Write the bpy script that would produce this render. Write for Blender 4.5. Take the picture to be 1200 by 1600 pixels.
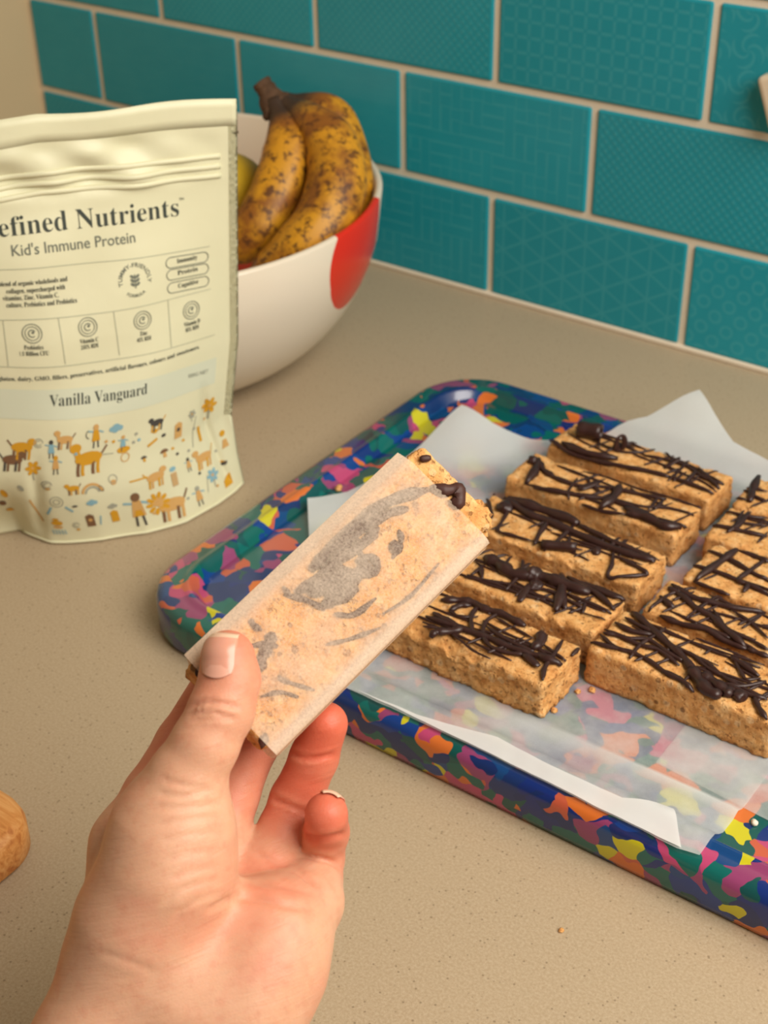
import bpy, bmesh, math, random
import numpy as np
from mathutils import Vector, Matrix, noise

for o in list(bpy.data.objects):
    bpy.data.objects.remove(o, do_unlink=True)
scene = bpy.context.scene
COL = scene.collection

# ------------------------------------------------------------------ camera
CAM_POS = np.array([0.8724064, -0.8048731, 0.4324910])
CAM_R = np.array([[0.80972203, 0.58662947, -0.01470017],       # right
                  [0.31113178, -0.45042412, -0.83684833],      # down
                  [-0.49754121, 0.67304084, -0.54723740]])     # forward
FOCAL_PX = 2232.08
cam_data = bpy.data.cameras.new('camera')
cam_data.sensor_fit = 'VERTICAL'
cam_data.sensor_height = 36.0
cam_data.sensor_width = 27.0
cam_data.lens = FOCAL_PX * 36.0 / 1600.0
cam_data.clip_start = 0.01
cam_data.dof.use_dof = True
cam_data.dof.focus_distance = 0.50
cam_data.dof.aperture_fstop = 18.0
cam = bpy.data.objects.new('camera', cam_data)
COL.objects.link(cam)
M = Matrix.Identity(4)
for i in range(3):
    M[i][0] = CAM_R[0][i]; M[i][1] = -CAM_R[1][i]; M[i][2] = -CAM_R[2][i]; M[i][3] = CAM_POS[i]
cam.matrix_world = M
scene.camera = cam

# ------------------------------------------------------------------ world, window light, exposure
world = bpy.data.worlds.new('world'); scene.world = world
world.use_nodes = True
bg = world.node_tree.nodes['Background']
bg.inputs[0].default_value = (1.0, 0.84, 0.63, 1)
bg.inputs[1].default_value = 0.17

def area_light(name, loc, target, sx, sy, power, col):
    d = bpy.data.lights.new(name, 'AREA'); d.shape = 'RECTANGLE'; d.size = sx; d.size_y = sy
    d.energy = power; d.color = col
    o = bpy.data.objects.new(name, d); COL.objects.link(o)
    o.location = loc
    o.rotation_euler = (Vector(target) - Vector(loc)).to_track_quat('-Z', 'Y').to_euler()
    return o
area_light('window_daylight', (1.33, -0.46, 0.86), (0.55, -0.38, 0.06), 0.76, 0.76, 17.5, (1.0, 0.93, 0.84))

vs = scene.view_settings
vs.view_transform = 'Standard'; vs.look = 'None'; vs.exposure = 0.0; vs.gamma = 1.0; vs.use_curve_mapping = False

# ------------------------------------------------------------------ helpers
def lin(r, g, b):
    f = lambda c: (c/255/12.92) if c/255 <= .04045 else ((c/255+.055)/1.055)**2.4
    return (f(r), f(g), f(b), 1.0)

def mesh_obj(name, verts, faces, mat=None, parent=None, smooth=False, mats=None, fmat=None):
    me = bpy.data.meshes.new(name)
    me.from_pydata([tuple(map(float, v)) for v in verts], [], [tuple(int(i) for i in f) for f in faces])
    if mats:
        for m in mats: me.materials.append(m)
        if fmat is not None: me.polygons.foreach_set('material_index', np.asarray(fmat, np.int32))
    elif mat: me.materials.append(mat)
    if smooth: me.polygons.foreach_set('use_smooth', np.ones(len(me.polygons), bool))
    me.update()
    o = bpy.data.objects.new(name, me); COL.objects.link(o)
    if parent: o.parent = parent
    return o

def bm_obj(name, bm, mat=None, parent=None, smooth=False):
    me = bpy.data.meshes.new(name); bm.normal_update(); bm.to_mesh(me); bm.free()
    if mat: me.materials.append(mat)
    if smooth: me.polygons.foreach_set('use_smooth', np.ones(len(me.polygons), bool))
    o = bpy.data.objects.new(name, me); COL.objects.link(o)
    if parent: o.parent = parent
    return o

def empty(name, loc=(0, 0, 0), rot=(0, 0, 0)):
    o = bpy.data.objects.new(name, None); COL.objects.link(o); o.location = loc; o.rotation_euler = rot
    o.empty_display_size = .01
    return o

def tag(o, label, cat, group=None):
    o['label'] = label; o['category'] = cat
    if group: o['group'] = group
    return o

def grid_faces(nu, nv, closed_u=False):
    """faces of a grid whose vertex index is v*nu+u"""
    F = []
    for v in range(nv-1):
        for u in range(nu if closed_u else nu-1):
            a = v*nu+u; b = v*nu+(u+1) % nu
            F.append((a, b, b+nu, a+nu))
    return F

def catmull(P, per=5):
    P = [np.asarray(p, float) for p in P]
    if len(P) < 3:
        return [P[0]+(P[-1]-P[0])*i/per for i in range(per+1)]
    Q = [2*P[0]-P[1]] + P + [2*P[-1]-P[-2]]
    out = []
    for i in range(1, len(Q)-2):
        for k in range(per):
            t = k/per
            out.append(.5*((2*Q[i])+(-Q[i-1]+Q[i+1])*t+(2*Q[i-1]-5*Q[i]+4*Q[i+1]-Q[i+2])*t*t+(-Q[i-1]+3*Q[i]-3*Q[i+1]+Q[i+2])*t**3))
    out.append(P[-1])
    return out

def sweep(path, radii, sides=8, up=(0, 0, 1), flat=1.0, verts=None, faces=None, shape=None):
    """tube along a path with capped ends; appends to verts/faces"""
    V = verts if verts is not None else []; F = faces if faces is not None else []
    path = [np.asarray(p, float) for p in path]; n = len(path); base = len(V); up = np.asarray(up, float)
    for i in range(n):
        t = path[min(i+1, n-1)]-path[max(i-1, 0)]; t = t/(np.linalg.norm(t)+1e-12)
        a = np.cross(t, up); la = np.linalg.norm(a)
        a = a/la if la > 1e-6 else np.array([1., 0, 0])
        b = np.cross(a, t)
        for k in range(sides):
            th = 2*math.pi*k/sides
            r = radii[i]*(shape[k] if shape is not None else 1)
            V.append(path[i]+a*math.cos(th)*r+b*math.sin(th)*r*flat)
    for i in range(n-1):
        for k in range(sides):
            k2 = (k+1) % sides
            F.append((base+i*sides+k, base+i*sides+k2, base+(i+1)*sides+k2, base+(i+1)*sides+k))
    F.append(tuple(base+k for k in range(sides))[::-1]); F.append(tuple(base+(n-1)*sides+k for k in range(sides)))
    return V, F

# ------------------------------------------------------------------ materials
class NT:
    def __init__(s, name, rough=.5, spec=.5):
        s.m = bpy.data.materials.new(name); s.m.use_nodes = True; s.t = s.m.node_tree; s.n = s.t.nodes
        s.p = s.n['Principled BSDF']; s.p.inputs['Roughness'].default_value = rough
        s.p.inputs['Specular IOR Level'].default_value = spec
    def node(s, typ, **kw):
        n = s.n.new(typ)
        for k, v in kw.items(): setattr(n, k, v)
        return n
    def link(s, a, b): s.t.links.new(a, b)
    def val(s, sock, v):
        if hasattr(v, 'is_output') or isinstance(v, bpy.types.NodeSocket): s.link(v, sock)
        else: sock.default_value = v
    def coord(s, which='Object'): return s.node('ShaderNodeTexCoord').outputs[which]
    def mapping(s, vec, scale=(1, 1, 1), rot=(0, 0, 0), loc=(0, 0, 0)):
        n = s.node('ShaderNodeMapping'); s.link(vec, n.inputs[0]); n.inputs['Scale'].default_value = scale
        n.inputs['Rotation'].default_value = rot; n.inputs['Location'].default_value = loc
        return n.outputs[0]
    def noise(s, vec, scale, detail=3, rough=.55, out='Fac', dist=0):
        n = s.node('ShaderNodeTexNoise'); s.link(vec, n.inputs['Vector']); n.inputs['Scale'].default_value = scale
        n.inputs['Detail'].default_value = detail; n.inputs['Roughness'].default_value = rough; n.inputs['Distortion'].default_value = dist
        return n.outputs[out]
    def ramp(s, fac, stops, interp='LINEAR'):
        n = s.node('ShaderNodeValToRGB'); s.link(fac, n.inputs[0]); cr = n.color_ramp; cr.interpolation = interp
        while len(cr.elements) < len(stops): cr.elements.new(.5)
        for e, (p, c) in zip(cr.elements, stops): e.position = p; e.color = c
        return n.outputs[0]
    def math(s, op, a, b=0.0, c=0.0):
        n = s.node('ShaderNodeMath', operation=op)
        s.val(n.inputs[0], a); s.val(n.inputs[1], b); s.val(n.inputs[2], c)
        return n.outputs[0]
    def mix(s, fac, a, b):
        n = s.node('ShaderNodeMix', data_type='RGBA'); s.val(n.inputs[0], fac); s.val(n.inputs[6], a); s.val(n.inputs[7], b)
        return n.outputs[2]
    def sep(s, vec):
        n = s.node('ShaderNodeSeparateXYZ'); s.link(vec, n.inputs[0]); return n.outputs
    def base(s, v): s.val(s.p.inputs['Base Color'], v); return s
    def bump(s, h, strength=.3, dist=.001):
        n = s.node('ShaderNodeBump'); s.link(h, n.inputs['Height']); n.inputs['Strength'].default_value = strength; n.inputs['Distance'].default_value = dist
        s.link(n.outputs[0], s.p.inputs['Normal']); return s

W4 = (1, 1, 1, 1); K4 = (0, 0, 0, 1)

def m_plain(name, rgb, rough=.5, spec=.5):
    k = NT(name, rough, spec); k.base(lin(*rgb)); return k.m

def m_counter():
    k = NT('beige_speckled_stone', .42, .35); c = k.coord('Object')
    n1 = k.noise(c, 7, 3); n2 = k.noise(c, 900, 2, .7)
    v = k.node('ShaderNodeTexVoronoi'); k.link(c, v.inputs['Vector']); v.inputs['Scale'].default_value = 420
    dark = k.ramp(v.outputs['Distance'], [(.12, W4), (.26, K4)])
    keep = k.ramp(k.sep(v.outputs['Color'])[0], [(.62, K4), (.72, W4)], 'LINEAR')
    spk = k.math('MULTIPLY', dark, keep)
    base = k.mix(n1, lin(163, 143, 115), lin(171, 152, 124))
    base = k.mix(k.ramp(n2, [(.35, K4), (.7, W4)]), base, lin(182, 164, 138))
    base = k.mix(k.math('MULTIPLY', spk, .55), base, lin(104, 86, 62))
    k.base(base); k.bump(n2, .05, .0004); return k.m

def m_wall():
    k = NT('warm_beige_paint', .7, .2); c = k.coord('Object')
    k.base(k.mix(k.noise(c, 5), lin(205, 180, 140), lin(212, 188, 150))); k.bump(k.noise(c, 220), .08, .001); return k.m

def m_grout():
    k = NT('cream_grout', .85, .2); c = k.coord('Object')
    k.base(k.mix(k.noise(c, 60), lin(226, 212, 188), lin(238, 226, 206))); k.bump(k.noise(c, 700), .3, .001); return k.m

def m_tile(kind):
    """teal glazed tile with a fine raised pattern, different on each kind of tile"""
    k = NT('teal_glaze_%s' % kind, .30, .32); c = k.coord('Object'); x, y, z = k.sep(c)
    inf = k.node('ShaderNodeObjectInfo').outputs['Random']
    M = k.math
    def tri(v, p):  # triangle wave 0..1 with period p
        f = M('FRACT', M('DIVIDE', v, p)); return M('MULTIPLY', M('ABSOLUTE', M('SUBTRACT', f, .5)), 2)
    def ridge(d, w): return M('SUBTRACT', 1.0, M('SMOOTH_MIN', M('DIVIDE', d, w), 1.0, .3))
    u = M('ADD', x, z); v = M('SUBTRACT', x, z)
    if kind == 'lattice':
        p = .0062
        h = M('MULTIPLY', tri(u, p), tri(v, p)); h = M('MULTIPLY', h, 1.6)
    elif kind == 'grid':
        p = .0100
        a = tri(x, p); b = tri(M('ADD', z, .003), p)
        h = M('MAXIMUM', M('GREATER_THAN', a, .80), M('GREATER_THAN', b, .80))
        cor = M('MULTIPLY', M('GREATER_THAN', a, .72), M('GREATER_THAN', b, .72)); h = M('SUBTRACT', h, M('MULTIPLY', cor, .8))
    elif kind == 'swirl':
        p = .0210
        lx = M('MULTIPLY', M('SUBTRACT', M('FRACT', M('DIVIDE', x, p)), .5), 2); lz = M('MULTIPLY', M('SUBTRACT', M('FRACT', M('DIVIDE', z, p)), .5), 2)
        r = M('SQRT', M('ADD', M('MULTIPLY', lx, lx), M('MULTIPLY', lz, lz))); th = M('ARCTAN2', lz, lx)
        h = M('SINE', M('ADD', M('MULTIPLY', th, 4), M('MULTIPLY', r, 9))); h = M('GREATER_THAN', h, .55)
        h = M('MULTIPLY', h, M('GREATER_THAN', 1.05, r))
    elif kind == 'cubes':
        p = .016
        a = tri(x, p); b = tri(M('ADD', M('MULTIPLY', x, .5), M('MULTIPLY', z, .866)), p); d = tri(M('SUBTRACT', M('MULTIPLY', x, .5), M('MULTIPLY', z, .866)), p)
        h = M('MAXIMUM', M('MAXIMUM', M('GREATER_THAN', a, .9), M('GREATER_THAN', b, .9)), M('GREATER_THAN', d, .9))
    elif kind == 'rings':
        p = .0125
        lx = M('MULTIPLY', M('SUBTRACT', M('FRACT', M('DIVIDE', u, p*1.414)), .5), 2); lz = M('MULTIPLY', M('SUBTRACT', M('FRACT', M('DIVIDE', v, p*1.414)), .5), 2)
        r = M('SQRT', M('ADD', M('MULTIPLY', lx, lx), M('MULTIPLY', lz, lz)))
        h = M('LESS_THAN', M('ABSOLUTE', M('SUBTRACT', r, .62)), .14)
    elif kind == 'maze':
        p = .0085
        chk = M('GREATER_THAN', M('SINE', M('MULTIPLY', M('FLOOR', M('DIVIDE', x, p)), M('ADD', M('FLOOR', M('DIVIDE', z, p)), 7.3))), 0)
        a = M('GREATER_THAN', tri(x, p), .8); b = M('GREATER_THAN', tri(z, p), .8)
        h = M('ADD', M('MULTIPLY', a, chk), M('MULTIPLY', b, M('SUBTRACT', 1, chk)))
    else:
        h = k.noise(k.mapping(c, (40, 40, 240)), 1, 2)
    # pattern fades before the tile's plain edge
    ex = M('SUBTRACT', .0705, M('ABSOLUTE', x)); ez = M('SUBTRACT', .033, M('ABSOLUTE', z))
    inside = M('MULTIPLY', M('GREATER_THAN', ex, 0), M('GREATER_THAN', ez, 0))
    h = M('MULTIPLY', h, inside)
    cloud = k.noise(c, 28, 3)
    base = k.mix(cloud, lin(26, 144, 162), lin(42, 160, 176))
    base = k.mix(M('MULTIPLY', inf, .5), base, lin(26, 134, 148))
    base = k.mix(M('MULTIPLY', h, .24), base, lin(92, 176, 182))
    k.base(base)
    hh = M('ADD', h, M('MULTIPLY', cloud, .5)); k.bump(hh, .16, .0008)
    return k.m

def m_recycled():
    k = NT('recycled_confetti_plastic', .17, .5); c = k.coord('Object')
    w = k.node('ShaderNodeVectorMath', operation='SCALE'); k.link(k.noise(c, 60, 1.5, .5, 'Color'), w.inputs[0]); w.inputs['Scale'].default_value = .024
    a = k.node('ShaderNodeVectorMath', operation='ADD'); k.link(c, a.inputs[0]); k.link(w.outputs[0], a.inputs[1])
    cols = [lin(8, 40, 112), lin(0, 92, 84), lin(180, 66, 110), lin(8, 56, 130), lin(0, 80, 76), lin(206, 108, 44), lin(6, 74, 74), lin(14, 46, 104), lin(196, 188, 30), lin(10, 64, 120), lin(140, 60, 104), lin(0, 96, 90), lin(10, 40, 98), lin(190, 88, 62)]
    def layer(vec, sc, shift):
        v = k.node('ShaderNodeTexVoronoi'); v.inputs['Scale'].default_value = sc; v.inputs['Randomness'].default_value = 1
        k.link(k.mapping(vec, (1, 1, 1.3), (.3, .2, .5+shift), (shift, shift*2, 0)), v.inputs['Vector'])
        r = k.sep(v.outputs['Color'])[0]
        n = len(cols)
        return k.ramp(r, [(i/n, cols[(i*3+int(shift*3)) % n]) for i in range(n)], 'CONSTANT'), k.sep(v.outputs['Color'])[1]
    c1, _ = layer(a.outputs[0], 66, 0.0)
    c2, sel = layer(a.outputs[0], 92, 1.0)
    k.base(k.mix(k.math('GREATER_THAN', sel, .55), c1, c2))
    k.p.inputs['Coat Weight'].default_value = .5; k.p.inputs['Coat Roughness'].default_value = .25
    return k.m

def m_bar():
    k = NT('oat_bar', .75, .25); c = k.coord('Object')
    n1 = k.noise(c, 160, 4, .65); n2 = k.noise(c, 700, 3, .7); n3 = k.noise(c, 60, 2)
    base = k.ramp(n1, [(.28, lin(190, 128, 68)), (.5, lin(220, 164, 100)), (.72, lin(236, 192, 134))])
    base = k.mix(k.ramp(n2, [(.33, (.7, .7, .7, 1)), (.40, K4)]), base, lin(146, 92, 46))
    base = k.mix(k.ramp(k.noise(c, 420, 2, .6), [(.31, (.6, .6, .6, 1)), (.37, K4)]), base, lin(118, 70, 32))
    v = k.node('ShaderNodeTexVoronoi'); k.link(c, v.inputs['Vector']); v.inputs['Scale'].default_value = 240
    fl = k.math('MULTIPLY', k.math('LESS_THAN', v.outputs['Distance'], .30), k.math('GREATER_THAN', k.sep(v.outputs['Color'])[0], .90))
    base = k.mix(k.math('MULTIPLY', fl, .65), base, lin(92, 56, 30))
    pale = k.math('MULTIPLY', k.math('LESS_THAN', v.outputs['Distance'], .42), k.math('LESS_THAN', k.sep(v.outputs['Color'])[1], .13))
    base = k.mix(k.math('MULTIPLY', pale, .35), base, lin(238, 210, 165))
    k.base(base)
    pits = k.ramp(k.noise(c, 420, 2, .6), [(.33, K4), (.42, W4)])
    k.bump(k.math('ADD', k.math('ADD', n1, k.math('MULTIPLY', n2, .7)), k.math('MULTIPLY', pits, .6)), .8, .0012)
    k.p.inputs['Subsurface Weight'].default_value = .12; k.p.inputs['Subsurface Radius'].default_value = (.004, .002, .001); k.p.inputs['Subsurface Scale'].default_value = .6
    return k.m

def m_choc():
    k = NT('dark_chocolate', .36, .45); c = k.coord('Object')
    k.base(k.mix(k.noise(c, 300), lin(44, 24, 22), lin(62, 36, 31))); k.bump(k.noise(c, 500), .15, .0005); return k.m

def m_paper(name, col, free, touch, scale, fibre=2500, grain=.5):
    """waxed baking paper: a thin light-scattering sheet that turns see-through where it lies against something (attribute 'contact')"""
    k = NT(name, .5, .3); c = k.coord('Object')
    at = k.node('ShaderNodeAttribute', attribute_name='contact').outputs['Fac']
    f = k.noise(c, fibre, 2, .7); big = k.noise(c, scale, 4, .6)
    k.base(k.mix(f, col, tuple(min(1, v*1.10) for v in col[:3])+(1,)))
    tl = k.node('ShaderNodeBsdfTranslucent'); tl.inputs[0].default_value = col
    m1 = k.node('ShaderNodeMixShader'); m1.inputs[0].default_value = .35
    k.link(k.p.outputs[0], m1.inputs[1]); k.link(tl.outputs[0], m1.inputs[2])
    tr = k.node('ShaderNodeBsdfTransparent'); tr.inputs[0].default_value = (1, .99, .96, 1)
    m2 = k.node('ShaderNodeMixShader')
    wet = k.math('MULTIPLY', at, k.ramp(big, [(.30, (.35, .35, .35, 1)), (.62, W4)]))
    fac = k.math('ADD', k.math('MULTIPLY', wet, touch-free), free)
    fac = k.math('ADD', fac, k.math('MULTIPLY', k.math('SUBTRACT', f, .5), grain))
    fac = k.math('MINIMUM', k.math('MAXIMUM', fac, 0.0), .95)
    k.link(fac, m2.inputs[0]); k.link(m1.outputs[0], m2.inputs[1]); k.link(tr.outputs[0], m2.inputs[2])
    k.link(m2.outputs[0], k.n['Material Output'].inputs[0])
    k.bump(f, .15, .0003)
    return k.m

def set_attr(o, name, vals):
    at = o.data.attributes.new(name, 'FLOAT', 'POINT'); at.data.foreach_set('value', np.asarray(vals, np.float32))

def m_skin():
    k = NT('skin', .48, .4); c = k.coord('Object')
    at = k.node('ShaderNodeAttribute', attribute_name='flush').outputs['Fac']
    n = k.noise(c, 90, 4, .6); n2 = k.noise(c, 1500, 3, .6)
    base = k.mix(n, lin(208, 156, 124), lin(220, 172, 142))
    base = k.mix(k.ramp(k.noise(c, 42, 3, .6), [(.48, K4), (.75, (.55, .55, .55, 1))]), base, lin(214, 130, 104))
    base = k.mix(k.ramp(k.noise(c, 260, 3, .6), [(.5, K4), (.8, (.35, .35, .35, 1))]), base, lin(196, 120, 92))
    base = k.mix(at, base, lin(206, 92, 66))
    k.base(base)
    k.p.inputs['Subsurface Weight'].default_value = .35; k.p.inputs['Subsurface Radius'].default_value = (.010, .0035, .0018); k.p.inputs['Subsurface Scale'].default_value = .5
    # fine skin lines running across the thumb pad and wrist
    def dot(vec):
        d = k.node('ShaderNodeVectorMath', operation='DOT_PRODUCT'); k.link(c, d.inputs[0]); d.inputs[1].default_value = vec; return d.outputs['Value']
    u, v = dot((.66, .70, .22)), dot((.55, -.28, -.80))
    cv = k.node('ShaderNodeCombineXYZ'); k.link(k.math('MULTIPLY', u, 90), cv.inputs[0]); k.link(k.math('MULTIPLY', v, 620), cv.inputs[1])
    lines = k.noise(cv.outputs[0], 1, 3, .6, dist=.6)
    cv2 = k.node('ShaderNodeCombineXYZ'); k.link(k.math('MULTIPLY', u, 30), cv2.inputs[0]); k.link(k.math('MULTIPLY', v, 200), cv2.inputs[1])
    lines2 = k.noise(cv2.outputs[0], 1, 3, .6, dist=.8)
    k.bump(k.math('ADD', k.math('ADD', k.math('MULTIPLY', n2, .5), k.math('MULTIPLY', lines, .8)), k.math('MULTIPLY', lines2, 1.6)), .30, .0007)
    return k.m

def m_nail():
    k = NT('nail', .25, .5); c = k.coord('Object')
    k.base(k.mix(k.noise(c, 200), lin(214, 146, 124), lin(222, 158, 136)))
    k.p.inputs['Subsurface Weight'].default_value = .3; k.p.inputs['Subsurface Radius'].default_value = (.006, .002, .001); k.p.inputs['Subsurface Scale'].default_value = .4
    return k.m

def m_wood():
    k = NT('oiled_wood', .45, .35); c = k.coord('Object')
    s = k.mapping(c, (1, 14, 14), (0, 0, .45))
    n = k.noise(s, 16, 4, .6, dist=1.5)
    k.base(k.ramp(n, [(.3, lin(178, 104, 48)), (.5, lin(210, 142, 76)), (.7, lin(226, 168, 104))])); k.bump(n, .1, .0006); return k.m

def m_banana():
    k = NT('ripe_banana', .45, .35); c = k.coord('Object')
    at = k.node('ShaderNodeAttribute', attribute_name='tip').outputs['Fac']
    n1 = k.noise(c, 38, 4, .62); n2 = k.noise(c, 190, 3, .7); n3 = k.noise(c, 14, 2)
    base = k.mix(n3, lin(208, 152, 34), lin(188, 128, 28))
    base = k.mix(k.ramp(n1, [(.44, K4), (.60, (.85, .85, .85, 1))]), base, lin(122, 68, 26))
    base = k.mix(k.ramp(n2, [(.52, K4), (.62, (.85, .85, .85, 1))]), base, lin(78, 44, 22))
    base = k.mix(at, base, lin(62, 46, 36))
    k.base(base); k.bump(k.math('ADD', n1, k.math('MULTIPLY', n2, .3)), .1, .002); return k.m

def m_bowl():
    k = NT('white_glazed_bowl_with_red_spots', .22, .5); c = k.coord('Object')
    base = lin(226, 214, 194)
    for (sx, sy, sz, r) in BOWL_SPOTS:
        d = k.node('ShaderNodeVectorMath', operation='DISTANCE'); k.link(c, d.inputs[0]); d.inputs[1].default_value = (sx, sy, sz)
        base = k.mix(k.math('LESS_THAN', d.outputs['Value'], r), base, lin(212, 42, 22))
    k.base(base); return k.m

def m_foil():
    k = NT('pale_sage_matte_foil', .42, .4); c = k.coord('Object')
    k.base(k.mix(k.noise(c, 30), lin(216, 213, 178), lin(222, 219, 186))); k.bump(k.noise(c, 55, 3), .12, .003); return k.m

# ------------------------------------------------------------------ the setting: counter, walls, tiles
def box_bm(x0, x1, y0, y1, z0, z1, bevel=0, seg=2):
    bm = bmesh.new(); bmesh.ops.create_cube(bm, size=1)
    for v in bm.verts:
        v.co = Vector((x0 if v.co.x < 0 else x1, y0 if v.co.y < 0 else y1, z0 if v.co.z < 0 else z1))
    if bevel: bmesh.ops.bevel(bm, geom=list(bm.edges), offset=bevel, segments=seg, profile=.5, affect='EDGES')
    return bm

counter = bm_obj('countertop', box_bm(-.075, 1.9, -.72, -.0005, -.035, 0, .0015), m_counter())
tag(counter, 'beige speckled stone kitchen countertop along the teal tiled wall', 'countertop')

wall = bm_obj('wall_back', box_bm(-.078, 1.9, .0002, .08, -.04, .95), m_grout()); wall['kind'] = 'structure'
wl = bm_obj('wall_left', box_bm(-.16, -.0765, -1.3, .08, -.04, .95), m_wall()); wl['kind'] = 'structure'
cb = bm_obj('caulk_bead', box_bm(-.075, 1.9, -.0025, .0004, 0, .0035, .001), wall.data.materials[0], wall)

PITCH, GROUT = .150, .0046
TW, TH = PITCH-GROUT, .075-GROUT
kinds = ['lattice', 'grid', 'swirl', 'cubes', 'rings', 'maze', 'brushed']
TM = {k: m_tile(k) for k in kinds}
def tile_mesh(w):
    bm = box_bm(-w/2, w/2, -.0014, .006, -TH/2, TH/2, .0016, 2)
    me = bpy.data.meshes.new('tile'); bm.normal_update(); bm.to_mesh(me); bm.free()
    me.materials.append(None)
    me.polygons.foreach_set('use_smooth', np.zeros(len(me.polygons), bool))
    return me
full, half = tile_mesh(TW), tile_mesh(TW/2-GROUT/2)
choose = {(0, 2): 'maze', (0, 3): 'cubes', (0, 4): 'rings', (0, 1): 'brushed', (1, -1): 'brushed', (1, 0): 'brushed', (1, 1): 'brushed', (1, 2): 'maze', (1, 3): 'lattice', (1, 4): 'grid',
          (2, 0): 'brushed', (2, 1): 'lattice', (2, 2): 'lattice', (2, 3): 'grid', (2, 4): 'swirl', (2, 5): 'rings'}
rnd = random.Random(4)
for row in range(6):
    for i in range(-1, 9):
        if row % 2 == 0: x0 = (i-.5)*PITCH; 
        else: x0 = i*PITCH
        me, cx = full, x0+PITCH/2
        if x0 < -.0755:
            if x0+PITCH < -.07: continue
            me = half; cx = -.075+PITCH/4
            if row % 2 == 0: continue
        o = bpy.data.objects.new('tile', me); COL.objects.link(o); o.parent = wall
        o.location = (cx, .0, row*.075+.0375+.001)
        o.rotation_euler = (rnd.uniform(-.004, .004), 0, rnd.uniform(-.003, .003))
        o.material_slots[0].link = 'OBJECT'
        o.material_slots[0].material = TM[choose.get((row, i), kinds[(row*3+i*5) % 7])]

# small cream fitting on the wall at the right edge of the picture
hk = bm_obj('wall_hook', box_bm(-.020, .020, -.012, .0, -.017, .017, .003, 3), m_plain('cream_plastic', (226, 208, 182), .4))
hk.location = (.5835, -.0016, .180); hk.rotation_euler = (0, -.38, 0)
tag(hk, 'small cream plastic hook plate stuck on the upper right tiles', 'wall hook')

# ------------------------------------------------------------------ recycled plastic tray
def rrect(x0, x1, y0, y1, r, n=10):
    P = []
    for cx, cy, a0 in ((x1-r, y1-r, 0), (x0+r, y1-r, 90), (x0+r, y0+r, 180), (x1-r, y0+r, 270)):
        for k in range(n+1):
            a = math.radians(a0+90*k/n); P.append((cx+r*math.cos(a), cy+r*math.sin(a)))
    return P
TX0, TX1, TY0, TY1 = .436, .862, -.431, -.138
TRAY_TOP, TRAY_FLOOR = .0215, .0165
def build_tray():
    prof = [(.004, 0), (.0008, .0012), (0, .004), (0, .0165), (.0012, .0200), (.0042, TRAY_TOP), (.0105, TRAY_TOP-.0003), (.0128, TRAY_TOP+.0004), (.0142, TRAY_TOP+.0012), (.0156, TRAY_TOP+.0011), (.0168, TRAY_TOP), (.0190, TRAY_TOP-.0034), (.0205, TRAY_FLOOR-.0006), (.0240, TRAY_FLOOR-.0002), (.028, TRAY_FLOOR)]
    V, F = [], []
    n = None
    for inset, z in prof:
        P = rrect(TX0+inset, TX1-inset, TY0+inset, TY1-inset, .040-inset*.75); n = len(P)
        V += [(x, y, z) for x, y in P]
    F = grid_faces(n, len(prof), True)
    F.append(tuple(range(n))[::-1]); m = (len(prof)-1)*n; F.append(tuple(range(m, m+n)))
    c = np.array([(TX0+TX1)/2, (TY0+TY1)/2, 0])
    o = mesh_obj('serving_tray', np.array(V)-c, F, m_recycled(), smooth=True); o.location = c
    o.data.set_sharp_from_angle(angle=math.radians(60))
    return o
tray = build_tray()
tag(tray, 'multicoloured confetti recycled plastic tray with raised rim under the bars', 'tray')

# ------------------------------------------------------------------ baking paper on the tray
from mathutils import geometry
def sm(a, b, v):
    q = min(1, max(0, (v-a)/(b-a))); return q*q*(3-2*q)
def paper_mesh(name, outline, zfun, mat, step=.004, parent=None, base=(0, 0, 0), contact=lambda x, y: 1.0):
    P = []
    n = len(outline)
    for i in range(n):
        a, b = np.array(outline[i]), np.array(outline[(i+1) % n]); m = max(1, int(np.linalg.norm(b-a)/step))
        for k in range(m): P.append(a+(b-a)*k/m)
    nb = len(P); edges = [(i, (i+1) % nb) for i in range(nb)]
    poly = np.array(P)
    xs = np.arange(poly[:, 0].min(), poly[:, 0].max(), step); ys = np.arange(poly[:, 1].min(), poly[:, 1].max(), step)
    for j, y in enumerate(ys):
        for x in xs+(step/2 if j % 2 else 0):
            c = False
            x1, y1 = poly[:, 0], poly[:, 1]; x2, y2 = np.roll(x1, -1), np.roll(y1, -1)
            cr = ((y1 > y) != (y2 > y)) & (x < (x2-x1)*(y-y1)/(y2-y1+1e-15)+x1)
            if cr.sum() % 2 and np.min((x1-x)**2+(y1-y)**2) > (step*.5)**2: P.append(np.array([x, y]))
    r = geometry.delaunay_2d_cdt([Vector(p) for p in P], edges, [], 1, 1e-7)
    V = [(v.x-base[0], v.y-base[1], zfun(v.x, v.y)-base[2]) for v in r[0]]
    o = mesh_obj(name, V, [f for f in r[2]], mat, parent, True)
    set_attr(o, 'contact', [contact(v.x, v.y) for v in r[0]])
    o.location = base if parent is None else (0, 0, 0)
    return o
def tray_z(x, y):
    d = min(x-TX0, TX1-x, y-TY0, TY1-y)      # distance in from the tray's outer edge
    if d < 0: return TRAY_TOP-.0 if d > -.01 else TRAY_TOP
    return TRAY_FLOOR+(TRAY_TOP-TRAY_FLOOR)*(1-sm(.0150, .026, d))+.0016*math.exp(-((d-.015)/.006)**2)
def bump(x, y, cx, cy, r): return math.exp(-((x-cx)**2+(y-cy)**2)/r**2)
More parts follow.
